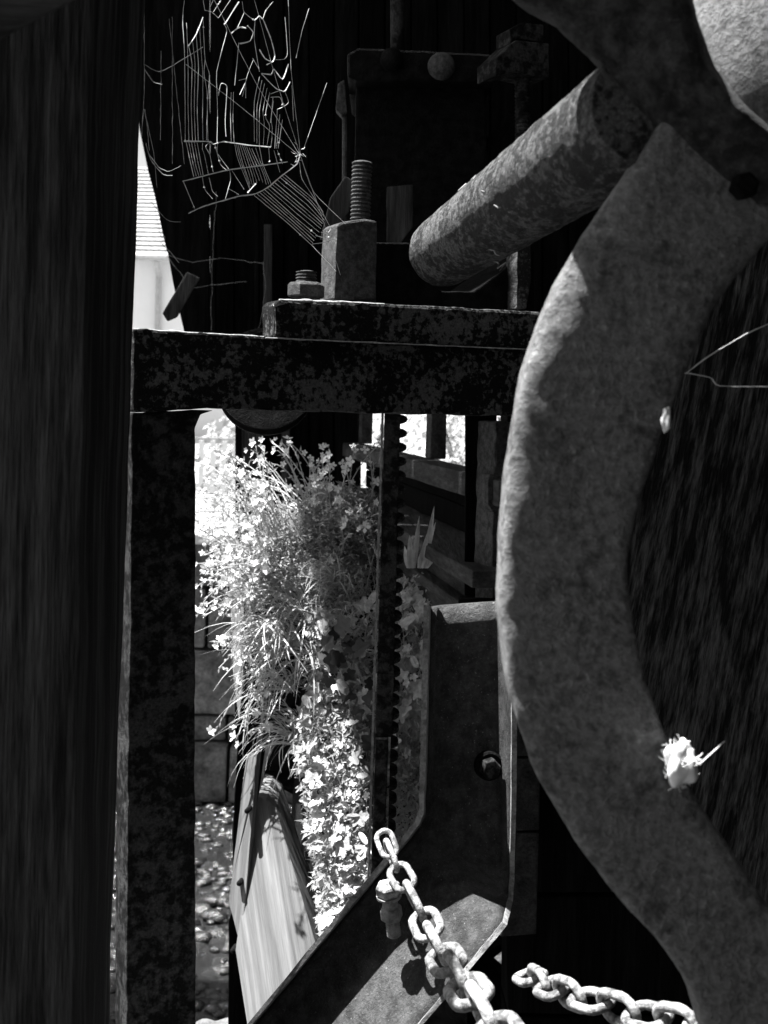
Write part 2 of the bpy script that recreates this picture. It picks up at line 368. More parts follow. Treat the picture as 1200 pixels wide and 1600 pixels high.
armB = [(1040, 120, 1110, 110), (1025, 190, 1120, 190), (995, 245, 1165, 262), (952, 308, 1228, 340), (908, 372, 1195, 392), (865, 445, 1140, 460), (838, 510, 1102, 520),
        (812, 600, 1062, 620), (795, 700, 1022, 730), (783, 800, 997, 820), (778, 900, 988, 890), (782, 1000, 995, 970), (797, 1090, 1015, 1060),
        (830, 1190, 1050, 1150), (885, 1290, 1090, 1235), (950, 1380, 1140, 1310), (1020, 1460, 1190, 1385), (1070, 1530, 1250, 1460), (1100, 1620, 1320, 1530), (1160, 1760, 1400, 1640)]
armB = [(a_, b_, c_2 - 12, d_) for a_, b_, c_2, d_ in armB]
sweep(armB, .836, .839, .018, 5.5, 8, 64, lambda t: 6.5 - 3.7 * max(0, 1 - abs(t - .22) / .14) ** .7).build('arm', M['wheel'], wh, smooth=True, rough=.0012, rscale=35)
armA = [(740, -70, 1060, -90), (800, 0, 1080, -5), (868, 42, 1094, 50), (935, 105, 1112, 100), (985, 158, 1150, 150), (1030, 205, 1200, 195), (1090, 262, 1265, 245), (1180, 330, 1330, 310)]
sweep(armA, .845, .80, .022, 4.5, 8, 48).build('arm', M['wheel_shaded'], wh, smooth=True, rough=.0012, rscale=35)
hc = P(1330, -40, .93)
b = MB(); b.lathe(hc, Vector((-.45, -.85, .3)), [(-.03, .16), (0, .165), (.012, .155), (.05, .08), (.06, .05), (.062, .02)], 64)
b.build('hub', M['wheel'], wh, smooth=True, rough=.001, rscale=35)
for (u, v, rr) in ((1172, 285, .009),):
    q = P(u, v, .788); bb = MB(); bb.lathe(q + Vector((0, .02, 0)), (0, -1, 0), [(0, rr), (.012, rr), (.014, rr * .8)], 6); bb.build('set_screw', M['iron_mill'], wh, bevel=.001)
# silk cocoons on the wheel arm
def blob(name, p, r, sc3, mt, label, cat, seed=0, group=None):
    me = bpy.data.meshes.new(name); bm = bmesh.new(); bmesh.ops.create_icosphere(bm, subdivisions=4, radius=r)
    for v in bm.verts:
        d = v.co.normalized(); k = 1 + .4 * noise.noise(d * 1.3 + Vector((seed, 0, 0))) + .09 * noise.noise(d * 4 + Vector((0, seed, 0)))
        v.co = Vector((d.x * sc3[0], d.y * sc3[1], d.z * sc3[2])) * r * k
    bm.to_mesh(me); bm.free(); me.polygons.foreach_set('use_smooth', [True] * len(me.polygons)); me.materials.append(mt)
    o = bpy.data.objects.new(name, me); C.objects.link(o); o.location = p; return tag(o, label, cat, group) if cat else o
blob('silk_cocoon', P(1064, 1193, .802), .0105, (.95, .7, 1.4), M['web'], 'large fluffy white silk cocoon on the inner edge of the wheel arm', 'cocoon', 3)
_co = bpy.data.objects['silk_cocoon']; b = MB(); c_ = P(1064, 1193, .802)
for k in range(90):
    d = Vector((random.gauss(0, 1), random.gauss(0, .6), random.gauss(0, 1.3))).normalized(); p = c_ + Vector((d.x * .009, d.y * .006, d.z * .013)); t = Vector((R(-1, 1), R(-.4, .4), R(-1, 1))) * R(.003, .007)
    b.tube([p, p + t * .6 + d * .002, p + t + d * R(0, .003)], .0003, 3, False)
b.tube([c_, P(1095, 1192, .80), P(1132, 1158, .81)], [.0005, .0004, .0003], 5)
o = b.build('silk_fuzz', M['web'], _co); o['kind'] = 'stuff'
blob('silk_cocoon', P(1041, 655, .805), .0045, (.7, .7, 1.7), M['web'], 'small white silk cocoon high on the inner edge of the wheel arm', 'cocoon', 5)

# ---------------------------------------------------------------- old timber behind the wheel
c = P(1130, 960, 1.28); rot = Matrix.Rotation(math.radians(10), 3, 'Y'); inv = rot.inverted()
pts = [P(1035, 300, 1.28), P(1330, 300, 1.28), P(1330, 1500, 1.28), P(1180, 1500, 1.28), P(1085, 1400, 1.28), P(930, 1180, 1.28), P(935, 900, 1.28)]
b = MB(); b.prism([inv @ (p - c) for p in pts], inv @ Vector((.02, .2, 0)))
o = b.build('leaning_timber', M['logwood'], bevel=.008, cuts=.03, rough=.003, angle=40, rscale=8)
o.location = c; o.rotation_euler = (0, math.radians(10), 0)
tag(o, 'broad cracked old timber leaning behind the wheel at right', 'timber')

# ---------------------------------------------------------------- channel bracket
ch = thing('channel_bracket', 'dark steel channel post bending into a sunlit splayed foot', 'bracket', P(700, 1560, 1.4))
#      L(u,v) R(u,v) Yfront_left, Yweb_left, Yweb_right, Yfront_right
ST = [((671, 946), (801, 950), 1.34, 1.42, 1.42, 1.37), ((668, 1080), (800, 1080), 1.34, 1.42, 1.42, 1.37), ((665, 1200), (799, 1230), 1.34, 1.42, 1.42, 1.37), ((662, 1270), (797, 1370), 1.34, 1.42, 1.41, 1.37),
      ((655, 1288), (795, 1402), 1.34, 1.42, 1.37, 1.355), ((640, 1308), (785, 1440), 1.34, 1.41, 1.30, 1.295), ((520, 1450), (720, 1520), 1.335, 1.40, 1.27, 1.266), ((395, 1600), (640, 1616), 1.33, 1.40, 1.26, 1.256), ((280, 1738), (550, 1724), 1.32, 1.39, 1.25, 1.246)]
def chan_rows():
    rows = []
    for i in range(len(ST) - 1):
        for k in range(4):
            t = k / 4; A, B = ST[i], ST[i + 1]
            rows.append([tuple(lin(A[0][j], B[0][j], t) for j in (0, 1)), tuple(lin(A[1][j], B[1][j], t) for j in (0, 1))] + [lin(A[q], B[q], t) for q in (2, 3, 4, 5)])
    rows.append(list(ST[-1])); return rows
rows = chan_rows()
def strip(fn, m):
    b = MB()
    for r in rows:
        for p in fn(r): b.v.append(p)
    for i in range(len(rows) - 1):
        for k in range(m - 1): b.f.append((i * m + k, i * m + k + 1, (i + 1) * m + k + 1, (i + 1) * m + k))
    return b
def web_pts(r):
    (lu, lv), (ru, rv), yf, yl, yr, yfr = r
    # keep the flange root on the line of sight of its lip so the section stays a straight U
    A = P(lu, lv, yl); B = P(ru, rv, yr); Lf = P(lu, lv, yf); A = P(lu + 3, lv + 2, yl); Rf = P(ru, rv, yfr); B = Vector((Rf.x, yr, Rf.z))
    pts = []
    nn = 14
    for k in range(nn + 1):
        t = k / nn; p = A.lerp(B, t)
        e = max(0, 1 - t / .14) ; p.y -= .018 * e * e
        e = max(0, (t - .84) / .16); p.y -= (yr - yfr) * .8 * e * e
        pts.append(p)
    return pts
def solid(o, t):
    md = o.modifiers.new('thick', 'SOLIDIFY'); md.thickness = t; md.offset = 1; return o
o = strip(web_pts, 15).build('web', M['channel'], ch, smooth=True); solid(o, .008)
def fl_pts(r):
    (lu, lv), (ru, rv), yf, yl, yr, yfr = r
    Lf = P(lu, lv, yf); W = P(ru, rv, yfr) - Lf; W.y = 0; W = W.normalized() * .008
    W *= .8; Rt = P(lu + 3, lv + 2, yl); return [Lf, Rt, Rt - W, Lf - W, Lf]
o = strip(fl_pts, 5).build('flange', M['edge'], ch, rough=.0006, rscale=80)
def fr_pts(r):
    (lu, lv), (ru, rv), yf, yl, yr, yfr = r
    Rf = P(ru, rv, yfr); W = P(lu, lv, yf) - Rf; W.y = 0; W = W.normalized() * .006
    return [Rf, Vector((Rf.x, yr + .006, Rf.z)), Vector((Rf.x, yr + .006, Rf.z)) - W, Rf - W, Rf]
o = strip(fr_pts, 5).build('flange', M['edge'], ch, rough=.0006, rscale=80)
q = P(764, 1203, 1.395)
b = MB(); b.lathe(q + Vector((0, .02, 0)), Vector((.25, -1, .1)), [(0, .0165), (.008, .0165), (.01, .014)], 24); b.build('washer', M['iron_mill'], ch)
hexnut('bolt_head', q + Vector((0, .01, 0)), Vector((.25, -1, .1)), .012, .014, M['iron_leg'], ch)

# ---------------------------------------------------------------- bolt holding the chain
cb = thing('eye_bolt', 'short steel bolt with hex head and nut holding the chain end', 'bolt', P(612, 1455, 1.31))
ax0 = (P(606, 1382, 1.30) - P(616, 1460, 1.31)).normalized(); q = P(616, 1462, 1.31)
stud('thread', q, q + ax0 * .022, .0075, .0026, M['steel'], cb)
hexnut('nut', q + ax0 * .02, ax0, .012, .014, M['steel'], cb)
b = MB(); b.lathe(q + ax0 * .03, ax0, [(0, .0085), (.028, .0085)], 16); b.build('shank', M['steel'], cb, angle=40)
b = MB(); b.lathe(q + ax0 * .0455, ax0, [(0, .0135), (.0025, .0135)], 24); b.build('washer', M['galv'], cb, angle=40)
hexnut('bolt_head', q + ax0 * .049, ax0, .0135, .011, M['galv'], cb)

# ---------------------------------------------------------------- chains
def link_mesh(wire, length, width):
    b = MB(); hl = length / 2 - wire / 2 - (width / 2 - wire / 2); rr = width / 2 - wire / 2; pts = []
    for k in range(9):
        a = -math.pi / 2 + math.pi * k / 8; pts.append(Vector((hl + rr * math.cos(a), rr * math.sin(a), 0)))
    for k in range(9):
        a = math.pi / 2 + math.pi * k / 8; pts.append(Vector((-hl + rr * math.cos(a), rr * math.sin(a), 0)))
    n = 10; m = len(pts)
    for i, p in enumerate(pts):
        t = (pts[(i + 1) % m] - pts[i - 1]).normalized(); nx = Vector((t.y, -t.x, 0))
        for k in range(n):
            a = 2 * math.pi * k / n; w_ = wire / 2 * (1 + .03 * math.sin(i * 1.7)); b.v.append(p + (nx * math.cos(a) + Vector((0, 0, 1)) * math.sin(a)) * w_)
    for i in range(m):
        for k in range(n): b.f.append((i * n + k, i * n + (k + 1) % n, ((i + 1) % m) * n + (k + 1) % n, ((i + 1) % m) * n + k))
    return b.mesh('chain_link', M['galv'], smooth=True)
LM = link_mesh(.0086, .056, .034)
def chain(pts, name, label, pitch=.0385, twist=.5, sc_=lambda t: 1.0):
    pts = [Vector(p) for p in pts]
    # dense resample
    d = []
    for i in range(len(pts) - 1):
        p0 = pts[max(i - 1, 0)]; p1 = pts[i]; p2 = pts[i + 1]; p3 = pts[min(i + 2, len(pts) - 1)]
        for k in range(40):
            t = k / 40; d.append(.5 * ((2 * p1) + (-p0 + p2) * t + (2 * p0 - 5 * p1 + 4 * p2 - p3) * t * t + (-p0 + 3 * p1 - 3 * p2 + p3) * t ** 3))
    d.append(pts[-1]); th = thing(name, label, 'chain', d[0]); acc = pitch; k = 0
    for i in range(1, len(d)):
        acc += (d[i] - d[i - 1]).length
        ss = sc_(i / len(d))
        if acc >= pitch * ss:
            acc -= pitch * ss; t = (d[min(i + 6, len(d) - 1)] - d[max(i - 6, 0)]).normalized()
            q = t.to_track_quat('X', 'Z') @ Quaternion((1, 0, 0), math.radians(22 + 90 * (k % 2)) + R(-.22, .22) * twist)
            inst('link', LM, th, d[i], q, ss); k += 1
    return th
chain([P(604, 1318, 1.33), P(618, 1352, 1.31), P(636, 1385, 1.28), P(657, 1425, 1.25), P(677, 1466, 1.20), P(704, 1510, 1.13), P(740, 1560, 1.04), P(800, 1650, .93)],
      'steel_chain', 'sunlit galvanised chain running down from the bolt towards the viewer', sc_=lambda t: .66 + .66 * t)
chain([P(828, 1526, 1.26), P(855, 1540, 1.2), P(900, 1556, 1.14), P(960, 1574, 1.09), P(1030, 1592, 1.04), P(1110, 1604, .99), P(1200, 1615, .96)],
      'steel_chain', 'shorter galvanised chain length lying across the dark gap under the wheel')
# hook link through the bolt
LM2 = link_mesh(.0085, .05, .036)

# ---------------------------------------------------------------- toothed rack
rk = thing('sluice_rack', 'tall toothed iron rack hanging behind the crossbeam among the plants', 'rack', P(578, 1380, 1.9))
YR_ = 1.88
tl, tr_, br_, bl = P(602, 600, YR_), P(627, 600, YR_), P(604, 1400, YR_), P(577, 1400, YR_)
b = MB(); b.prism([tl, tr_, P(613, 1152, YR_), P(586, 1152, YR_)], (0.0, .03, 0), .0006, .02); b.build('bar', M['iron_leg'], rk, bevel=.0012)
b = MB(); b.prism([P(587, 1155, YR_ - .012), P(607, 1155, YR_ - .012), P(598, 1420, YR_ - .012), P(577, 1420, YR_ - .012)], (0.0, .03, 0), .0006, .02); b.build('bar', M['iron_leg'], rk, bevel=.0012)
b = MB(); b.prism([P(597.5, 600, YR_ + .004), P(601, 600, YR_ + .004), P(576, 1420, YR_ + .004), P(572, 1420, YR_ + .004)], (0, .02, 0), .0005, .03); b.build('guide_strip', M['steel'], rk)
dn = (br_ - tr_).normalized(); rt = (tr_ - tl).normalized(); pitch = .0215
prof = [(0, -.0075), (.0, .0075), (.006, .0062), (.0105, .0035), (.0120, .0), (.0105, -.0035), (.006, -.0062)]
bb = MB(); bb.prism([rt * x + dn * y for x, y in prof], (0, .026, 0)); TM = bb.mesh('rack_tooth', M['iron_leg'])
nn = int((br_ - tr_).length / pitch)
for k in range(nn):
    p = tr_ + dn * pitch * (k + .5); inst('tooth', TM, rk, p + Vector((0, .002, 0)) - rt * .0005)

# ---------------------------------------------------------------- dark upright by the rack and its footing
timber('dark_upright', [(727, 600, 1.74), (776, 600, 1.74), (776, 934, 1.74), (726, 930, 1.74)], [(727, 600, 1.8), (776, 600, 1.8), (776, 934, 1.8), (726, 930, 1.8)],
       M['board'], label='black upright timber between the rack and the wheel', cat='upright', bevel=.002, cuts=.03, rough=.001)
timber('footing_block', [(716, 936, 1.66), (800, 936, 1.66), (800, 1010, 1.66), (716, 1010, 1.66)], [(718, 930, 1.82), (800, 930, 1.82), (800, 1010, 1.82), (718, 1010, 1.82)],
       M['iron_mill'], label='dark footing block under the black upright timber', cat='block', bevel=.003, cuts=.02, rough=.002)

# ---------------------------------------------------------------- flume side (receding timber parapet)
A0 = Vector((.16, 1.85, 0)); B0 = Vector((-.075, 3.34, 0)); fd = (B0 - A0).normalized(); fnrm = Vector((-fd.y, fd.x, 0)); fL = (B0 - A0).length
if fnrm.x > 0: fnrm = -fnrm
fl = thing('timber_flume', 'dark timber flume side with handrail receding behind the rack', 'flume', A0 + Vector((0, 0, H - .6)))
def fbox(name, s0, s1, z0, z1, o0, o1, mt=None, **kw):
    """along s, height z (relative to the eye), out o towards the left"""
    b = MB(); pts = [A0 + fd * s + fnrm * oo for s, oo in ((s0, o0), (s1, o0), (s1, o1), (s0, o1))]
    b.prism([p + Vector((0, 0, H + z0)) for p in pts], (0, 0, z1 - z0))
    return b.build(name, mt or M['flume'], fl, **kw)
kw = dict(bevel=.003, cuts=.06, rough=.0014)
fbox('handrail', -.2, fL, -.128, -.092, -.02, .035, **kw)
for s in (.46, 1.40): fbox('post', s, s + .05, -.09, .45, -.03, .0, **kw)
fbox('ledge', -.2, fL, -.235, -.212, -.055, .07, **kw)
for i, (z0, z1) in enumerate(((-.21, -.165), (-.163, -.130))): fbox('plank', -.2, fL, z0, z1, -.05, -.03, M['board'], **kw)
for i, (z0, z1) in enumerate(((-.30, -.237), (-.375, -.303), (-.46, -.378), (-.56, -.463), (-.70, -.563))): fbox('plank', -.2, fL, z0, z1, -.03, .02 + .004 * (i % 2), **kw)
fbox('batten', -.2, fL, -.302, -.283, .021, .045, **kw)

# ---------------------------------------------------------------- mill wall, added shade roof and light blockers
ml = thing('mill_wall', 'black boarded mill wall filling the background above the beam', 'wall', Vector((-.3, 3.35, 0)))
YW = 3.36
def board(u0, u1, v0, v1, Y, mt=M['board'], name='board', ext=.03):
    b = MB(); b.prism([P(u0, v0, Y), P(u1, v0, Y), P(u1, v1, Y), P(u0, v1, Y)], (0, ext, 0)); return b.build(name, mt, ml, bevel=.002, cuts=.12, rough=.0015)
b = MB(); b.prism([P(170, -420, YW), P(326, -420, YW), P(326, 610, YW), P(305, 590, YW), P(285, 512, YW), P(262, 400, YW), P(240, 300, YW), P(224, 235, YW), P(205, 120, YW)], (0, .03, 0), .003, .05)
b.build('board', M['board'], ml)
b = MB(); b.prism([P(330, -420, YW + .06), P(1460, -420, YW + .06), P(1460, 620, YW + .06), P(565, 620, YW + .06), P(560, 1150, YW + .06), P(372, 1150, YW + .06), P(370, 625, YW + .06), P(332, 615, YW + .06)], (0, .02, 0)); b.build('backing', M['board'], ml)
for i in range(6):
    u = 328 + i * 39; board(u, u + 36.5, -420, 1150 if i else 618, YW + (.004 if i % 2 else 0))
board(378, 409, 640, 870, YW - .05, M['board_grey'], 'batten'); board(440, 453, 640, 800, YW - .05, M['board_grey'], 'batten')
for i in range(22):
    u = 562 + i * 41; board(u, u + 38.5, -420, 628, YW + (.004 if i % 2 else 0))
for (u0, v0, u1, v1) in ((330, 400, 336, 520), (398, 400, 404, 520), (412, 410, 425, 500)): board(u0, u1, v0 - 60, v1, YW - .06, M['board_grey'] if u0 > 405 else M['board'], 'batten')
# broken lath hanging off the slanted edge
timber('broken_lath', [(292, 425, 2.9), (312, 434, 2.9), (276, 497, 2.9), (262, 503, 2.9), (254, 490, 2.9)], [(292, 425, 2.94), (312, 434, 2.94), (276, 497, 2.94), (262, 503, 2.94), (254, 490, 2.94)],
       M['board_grey'], label='broken grey lath hanging beside the bright gap at left', cat='lath', bevel=.003, cuts=.02, rough=.002)
RX = -.12 - 2.8 * .35
rf = thing('shade_roof', 'unseen plank roof added to shade the plants and the mill wall', 'roof', Vector((-.9, 2.6, H + 2.5)))  # added out of view; its edge sets where the shade falls
for i in range(11):
    y0 = 1.80 + i * .2
    b = MB(); x0_ = RX if y0 < 2.75 else -2.4
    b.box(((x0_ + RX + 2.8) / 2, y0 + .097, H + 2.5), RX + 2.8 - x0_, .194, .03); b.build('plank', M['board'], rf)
# unseen panels added around the viewer to block sky fill
bw_ = thing('fill_blocker', 'unseen dark panels added around the viewer to cut sky light', 'blocker', Vector((1.3, -1, 0)))
b = MB(); b.box((1.75, -1.6, 2.2), 4.4, .1, 4.6); b.build('rear_blocker', M['board'], bw_)
b = MB(); b.box((1.55, 1.3, 2.2), .1, 5.0, 4.6); b.build('side_blocker', M['board'], bw_)
b = MB(); b.box((.2, -.35, H + 1.05), 4.2, 1.8, .06); b.build('top_blocker', M['board'], bw_)
# added black plank backdrop standing in for the shade under the wheel
pr = thing('shade_backdrop', 'black plank backdrop standing in for the shade below the wheel', 'backdrop', P(1000, 1900, 1.95))
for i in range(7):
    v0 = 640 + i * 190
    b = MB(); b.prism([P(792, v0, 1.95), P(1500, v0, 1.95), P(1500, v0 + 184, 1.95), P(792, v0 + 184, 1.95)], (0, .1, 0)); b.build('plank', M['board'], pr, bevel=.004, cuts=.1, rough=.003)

# ---------------------------------------------------------------- machinery in the gloom behind the beam
mc = thing('gear_housing', 'dim iron gear housing in the gloom behind the threaded stud', 'housing', P(620, 480, 1.95))
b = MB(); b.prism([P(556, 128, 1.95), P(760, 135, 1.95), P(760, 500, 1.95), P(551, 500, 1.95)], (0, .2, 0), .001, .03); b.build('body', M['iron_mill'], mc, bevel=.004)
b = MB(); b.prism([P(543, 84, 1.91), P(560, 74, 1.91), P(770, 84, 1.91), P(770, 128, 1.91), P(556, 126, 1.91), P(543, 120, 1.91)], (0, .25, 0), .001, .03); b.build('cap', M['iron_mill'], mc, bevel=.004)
for (u, v, r_) in ((690, 106, .021), (613, 96, .018)):
    b = MB(); b.lathe(P(u, v, 1.915), (-.1, -1, 0), [(0, r_), (.012, r_), (.02, r_ * .8), (.025, r_ * .4), (.026, .001)], 24); b.build('bolt_head', M['iron_block'] if u > 650 else M['iron_mill'], mc, angle=50)
b = MB(); b.tube([P(621, 84, 1.95), P(620, -80, 1.95)], .011, 14); b.build('rod', M['iron_leg'], mc, angle=40)
b = MB(); b.prism([P(604, 292, 1.85), P(645, 288, 1.85), P(645, 355, 1.85), P(628, 378, 1.85), P(604, 378, 1.85)], (0, .01, 0), .001, .02); b.build('name_plate', M['board_grey'], mc, bevel=.001)
rodt = thing('valve_rod', 'slim iron rod with a swollen head left of the gear housing', 'rod', P(540, 480, 2.0))
b = MB(); b.prism([P(524, 170, 2.0), P(528, 130, 2.0), P(538, 124, 2.0), P(543, 175, 2.0), P(534, 182, 2.0)], (0, .03, 0), .001, .01); b.build('head', M['iron_block'], rodt, bevel=.002)
b = MB(); b.tube([P(539, 175, 2.015), P(538, 480, 2.015)], .0045, 8); b.build('stem', M['iron_block'], rodt)
o = timber('strut_bar', [(560, 385, 2.02), (700, 265, 2.02), (812, 172, 2.02), (818, 182, 2.02), (705, 290, 2.02), (590, 400, 2.02)], [(560, 385, 2.06), (700, 265, 2.06), (812, 172, 2.06), (818, 182, 2.06), (705, 290, 2.06), (590, 400, 2.06)],
       M['iron_mill'], label='dark flat strut slanting parallel behind the shaft', cat='strut', bevel=.001)
o = timber('wooden_lever', [(500, 375, 1.9), (515, 310, 1.9), (540, 275, 1.9), (556, 285, 1.9), (545, 330, 1.9), (520, 372, 1.9)], [(500, 375, 1.93), (515, 310, 1.93), (540, 275, 1.93), (556, 285, 1.93), (545, 330, 1.93), (520, 372, 1.93)],
       M['board_grey'], label='web covered wooden lever end just left of the threaded stud', cat='lever', bevel=.002, cuts=.02, rough=.001)
# pulley under the beam
pl = thing('pulley', 'dark iron pulley rim showing below the left of the crossbeam', 'pulley', P(410, 600, 1.72))
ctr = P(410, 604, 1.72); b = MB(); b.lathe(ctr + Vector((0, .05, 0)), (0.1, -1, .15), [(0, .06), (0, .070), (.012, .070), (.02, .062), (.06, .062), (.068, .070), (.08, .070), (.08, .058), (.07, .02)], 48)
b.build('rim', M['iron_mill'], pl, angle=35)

# ---------------------------------------------------------------- sluice boards lower centre
sb = thing('sluice_timbers', 'sun bleached sluice timbers standing left of the hanging plants', 'sluice boards', P(420, 1640, 2.1))
def onplane(u, v, p0, nrm):
    d = P(u, v, 1) - CAM; return CAM + d * ((p0 - CAM).dot(nrm) / d.dot(nrm))
pb = P(416, 1249, 2.16); nL = Vector((-.42, -.74, .52)).normalized()
V = {k: onplane(u, v, pb, nL) for k, (u, v) in dict(a=(403, 1245), b=(416, 1249), e=(458, 1512), f=(368, 1485), g=(396, 1660), h=(481, 1660)).items()}
rd = (V['e'] - V['b']).normalized(); V['h'] = V['b'] + rd * ((V['h'] - V['b']).dot(rd))
nR = Vector((.3, -.62, .72)); nR = (nR - rd * nR.dot(rd)).normalized()
V.update({k: onplane(u, v, pb, nR) for k, (u, v) in dict(c=(431, 1263), d=(492, 1470), i=(546, 1655)).items()})
keys = list(V); vs = [V[k] for k in keys]; bk = [V[k] + Vector((.0, .14, 0)) for k in keys]; I = {k: i for i, k in enumerate(keys)}; n = len(keys)
fs = [tuple(I[k] for k in 'abehgf'), tuple(I[k] for k in 'bcdihe')]
per = 'abcdihgf'
for i in range(len(per)):
    x, y = I[per[i]], I[per[(i + 1) % len(per)]]; fs.append((x, y, y + n, x + n))
fs.append(tuple(I[k] + n for k in reversed(per)))
b = MB(); b.add(vs + bk, fs); build_aligned(b, 'beam', M['sawn'], sb, rd, bevel=.0005)
b = MB(); b.prism([P(384, 1184, 2.17), P(401, 1178, 2.15), P(397, 1240, 2.135), P(377, 1482, 2.04), P(357, 1412, 2.08)], (.004, .03, 0), .001, .02); build_aligned(b, 'plank', M['sawn'], sb, P(392, 1180, 2.16) - P(367, 1450, 2.06), bevel=.0015); o = sb
for (u, v) in ((391, 1262), (379, 1374), (369, 1478)):
    bb = MB(); bb.lathe(P(u, v, lin(2.15, 2.05, (v - 1180) / 300) + .005), (-.2, -1, 0), [(0, .0045), (.02, .0045), (.022, .002)], 8); bb.build('nail', M['iron_mill'], o)
b = MB(); b.prism([P(358, 905, 2.55), P(380, 907, 2.53), P(382, 1020, 2.48), P(374, 1130, 2.43), P(365, 1060, 2.48)], (0, .03, 0), .001, .03); b.build('plank', M['sawn'], sb, bevel=.0015)
b = MB(); b.prism([P(357, 1440, 2.12), P(372, 1490, 2.12), P(396, 1600, 2.12), P(400, 1700, 2.12), P(356, 1700, 2.12)], (0, .05, 0), .001, .03); b.build('plank', M['board'], sb, bevel=.0015)
b = MB(); b.prism([P(380, 900, 2.55), P(402, 905, 2.55), P(412, 1180, 2.55), P(395, 1300, 2.55), P(366, 1500, 2.55), P(363, 1300, 2.55), P(374, 1120, 2.55)], (0, .03, 0), .001, .03); b.build('plank', M['board'], sb, bevel=.0015)
b = MB(); b.prism([P(412, 1080, 2.3), P(419, 1080, 2.3), P(407, 1182, 2.3), P(401, 1240, 2.3), P(398, 1180, 2.3)], (0, .02, 0), .0008, .02); b.build('batten', M['sawn'], sb)
o = blob('pale_boulder', P(345, 1625, 2.6), .055, (1.5, 1, .7), M['sawn'], 'pale rounded boulder at the bottom edge beside the iron leg', 'boulder', 12)

# planting bank behind the plants
b = MB(); n1, n2 = 26, 40
for j in range(n2 + 1):
    for i in range(n1 + 1):
        v = lin(840, 1700, j / n2); u = lin(445 + (v - 840) * .09, 730, i / n1)
        p = P(u, v, 2.42 + .04 * noise.noise(Vector((u * .02, v * .02, 0))) + (.12 if j < 3 else 0) * (3 - j)); b.v.append(p)
for j in range(n2):
    for i in range(n1): k = j * (n1 + 1) + i; b.f.append((k, k + 1, k + n1 + 2, k + n1 + 1))
o = b.build('planting_bank', M['soil'], smooth=True); structure(o); solid(o, -.3)

# ---------------------------------------------------------------- stone wall across the stream
sw = thing('stone_wall', 'shaded sandstone block wall across the stream at left', 'stone wall', Vector((-1.6, 5.6, .1)))
z = .02; row = 0
for h_ in (.26, .12, .30, .28, .26):
    x = -4.2 + R(0, .3)
    while x < .4:
        L_ = R(.32, .62); b = MB(); d_ = R(-.015, .015) - (.05 if row == 0 else 0)
        b.box((x + L_ / 2, 5.68 + d_, z + h_ / 2), L_ - .014, .2, h_ - .012); b.build('block', M['stone'], sw, bevel=.012, cuts=.09, rough=.006, rscale=6)
        x += L_
    z += h_; row += 1
b = MB(); b.box((-1.9, 5.72, H - .595), 4.6, .42, .05); b.build('coping', M['render'], sw, bevel=.008)
bb = MB(); bb.box((-1.9, 5.74, .6), 4.6, .1, 1.15); bb.build('mortar', M['soil'], sw)
# stones
SMs = []
for k in range(5):
    me = bpy.data.meshes.new('stone_%d' % k); bm = bmesh.new(); bmesh.ops.create_icosphere(bm, subdivisions=3, radius=1)
    for v in bm.verts:
        d = v.co.normalized(); v.co *= (1 + .35 * noise.noise(d * 1.3 + Vector((k * 7, 0, 0))) + .1 * noise.noise(d * 4 + Vector((k, 3, 0)))); v.co.z *= .6
    bm.to_mesh(me); bm.free(); me.polygons.foreach_set('use_smooth', [True] * len(me.polygons)); me.materials.append(M['wet']); SMs.append(me)
for k in range(40):
    v = R(1255, 1600); Y = H * FPX / (v - HZ) * R(.98, 1.02); u = random.choice([R(300, 375), R(300, 375), R(172, 205)]); p = P(u, v, Y); s = R(.015, .05)
    o = inst('stream_stone', random.choice(SMs), None, Vector((p.x, p.y, s * .22)), Quaternion((0, 0, 1), R(0, 6.28)), s)
    tag(o, 'wet rounded stone lying in the shallow stream at lower left', 'stone', 'stones in the stream bed')
b = MB(); ico = bmesh.new(); bmesh.ops.create_icosphere(ico, subdivisions=1, radius=1); IV_ = [v.co.copy() for v in ico.verts]; IF_ = [tuple(v.index for v in f.verts) for f in ico.faces]; ico.free()
for k in range(2600):
    x, y = R(-2.2, -.15), R(2.9, 5.5); sz = R(.008, .03) * (1.6 if R(0, 1) < .1 else 1); c = Vector((x, y, .03)); q = Matrix.Rotation(R(0, 6), 3, 'Z') @ Matrix.Rotation(R(-.3, .3), 3, 'X'); off = Vector((k * 3.1, 0, 0))
    b.add([q @ Vector((v.x * 1.25, v.y, v.z * .6)) * sz * (1 + .5 * noise.noise(v * 1.2 + off)) + c for v in IV_], IF_)
o = b.build('stream_gravel', M['wet'], smooth=True); tag(o, 'wet glinting gravel on the stream bed', 'gravel', kind='stuff')

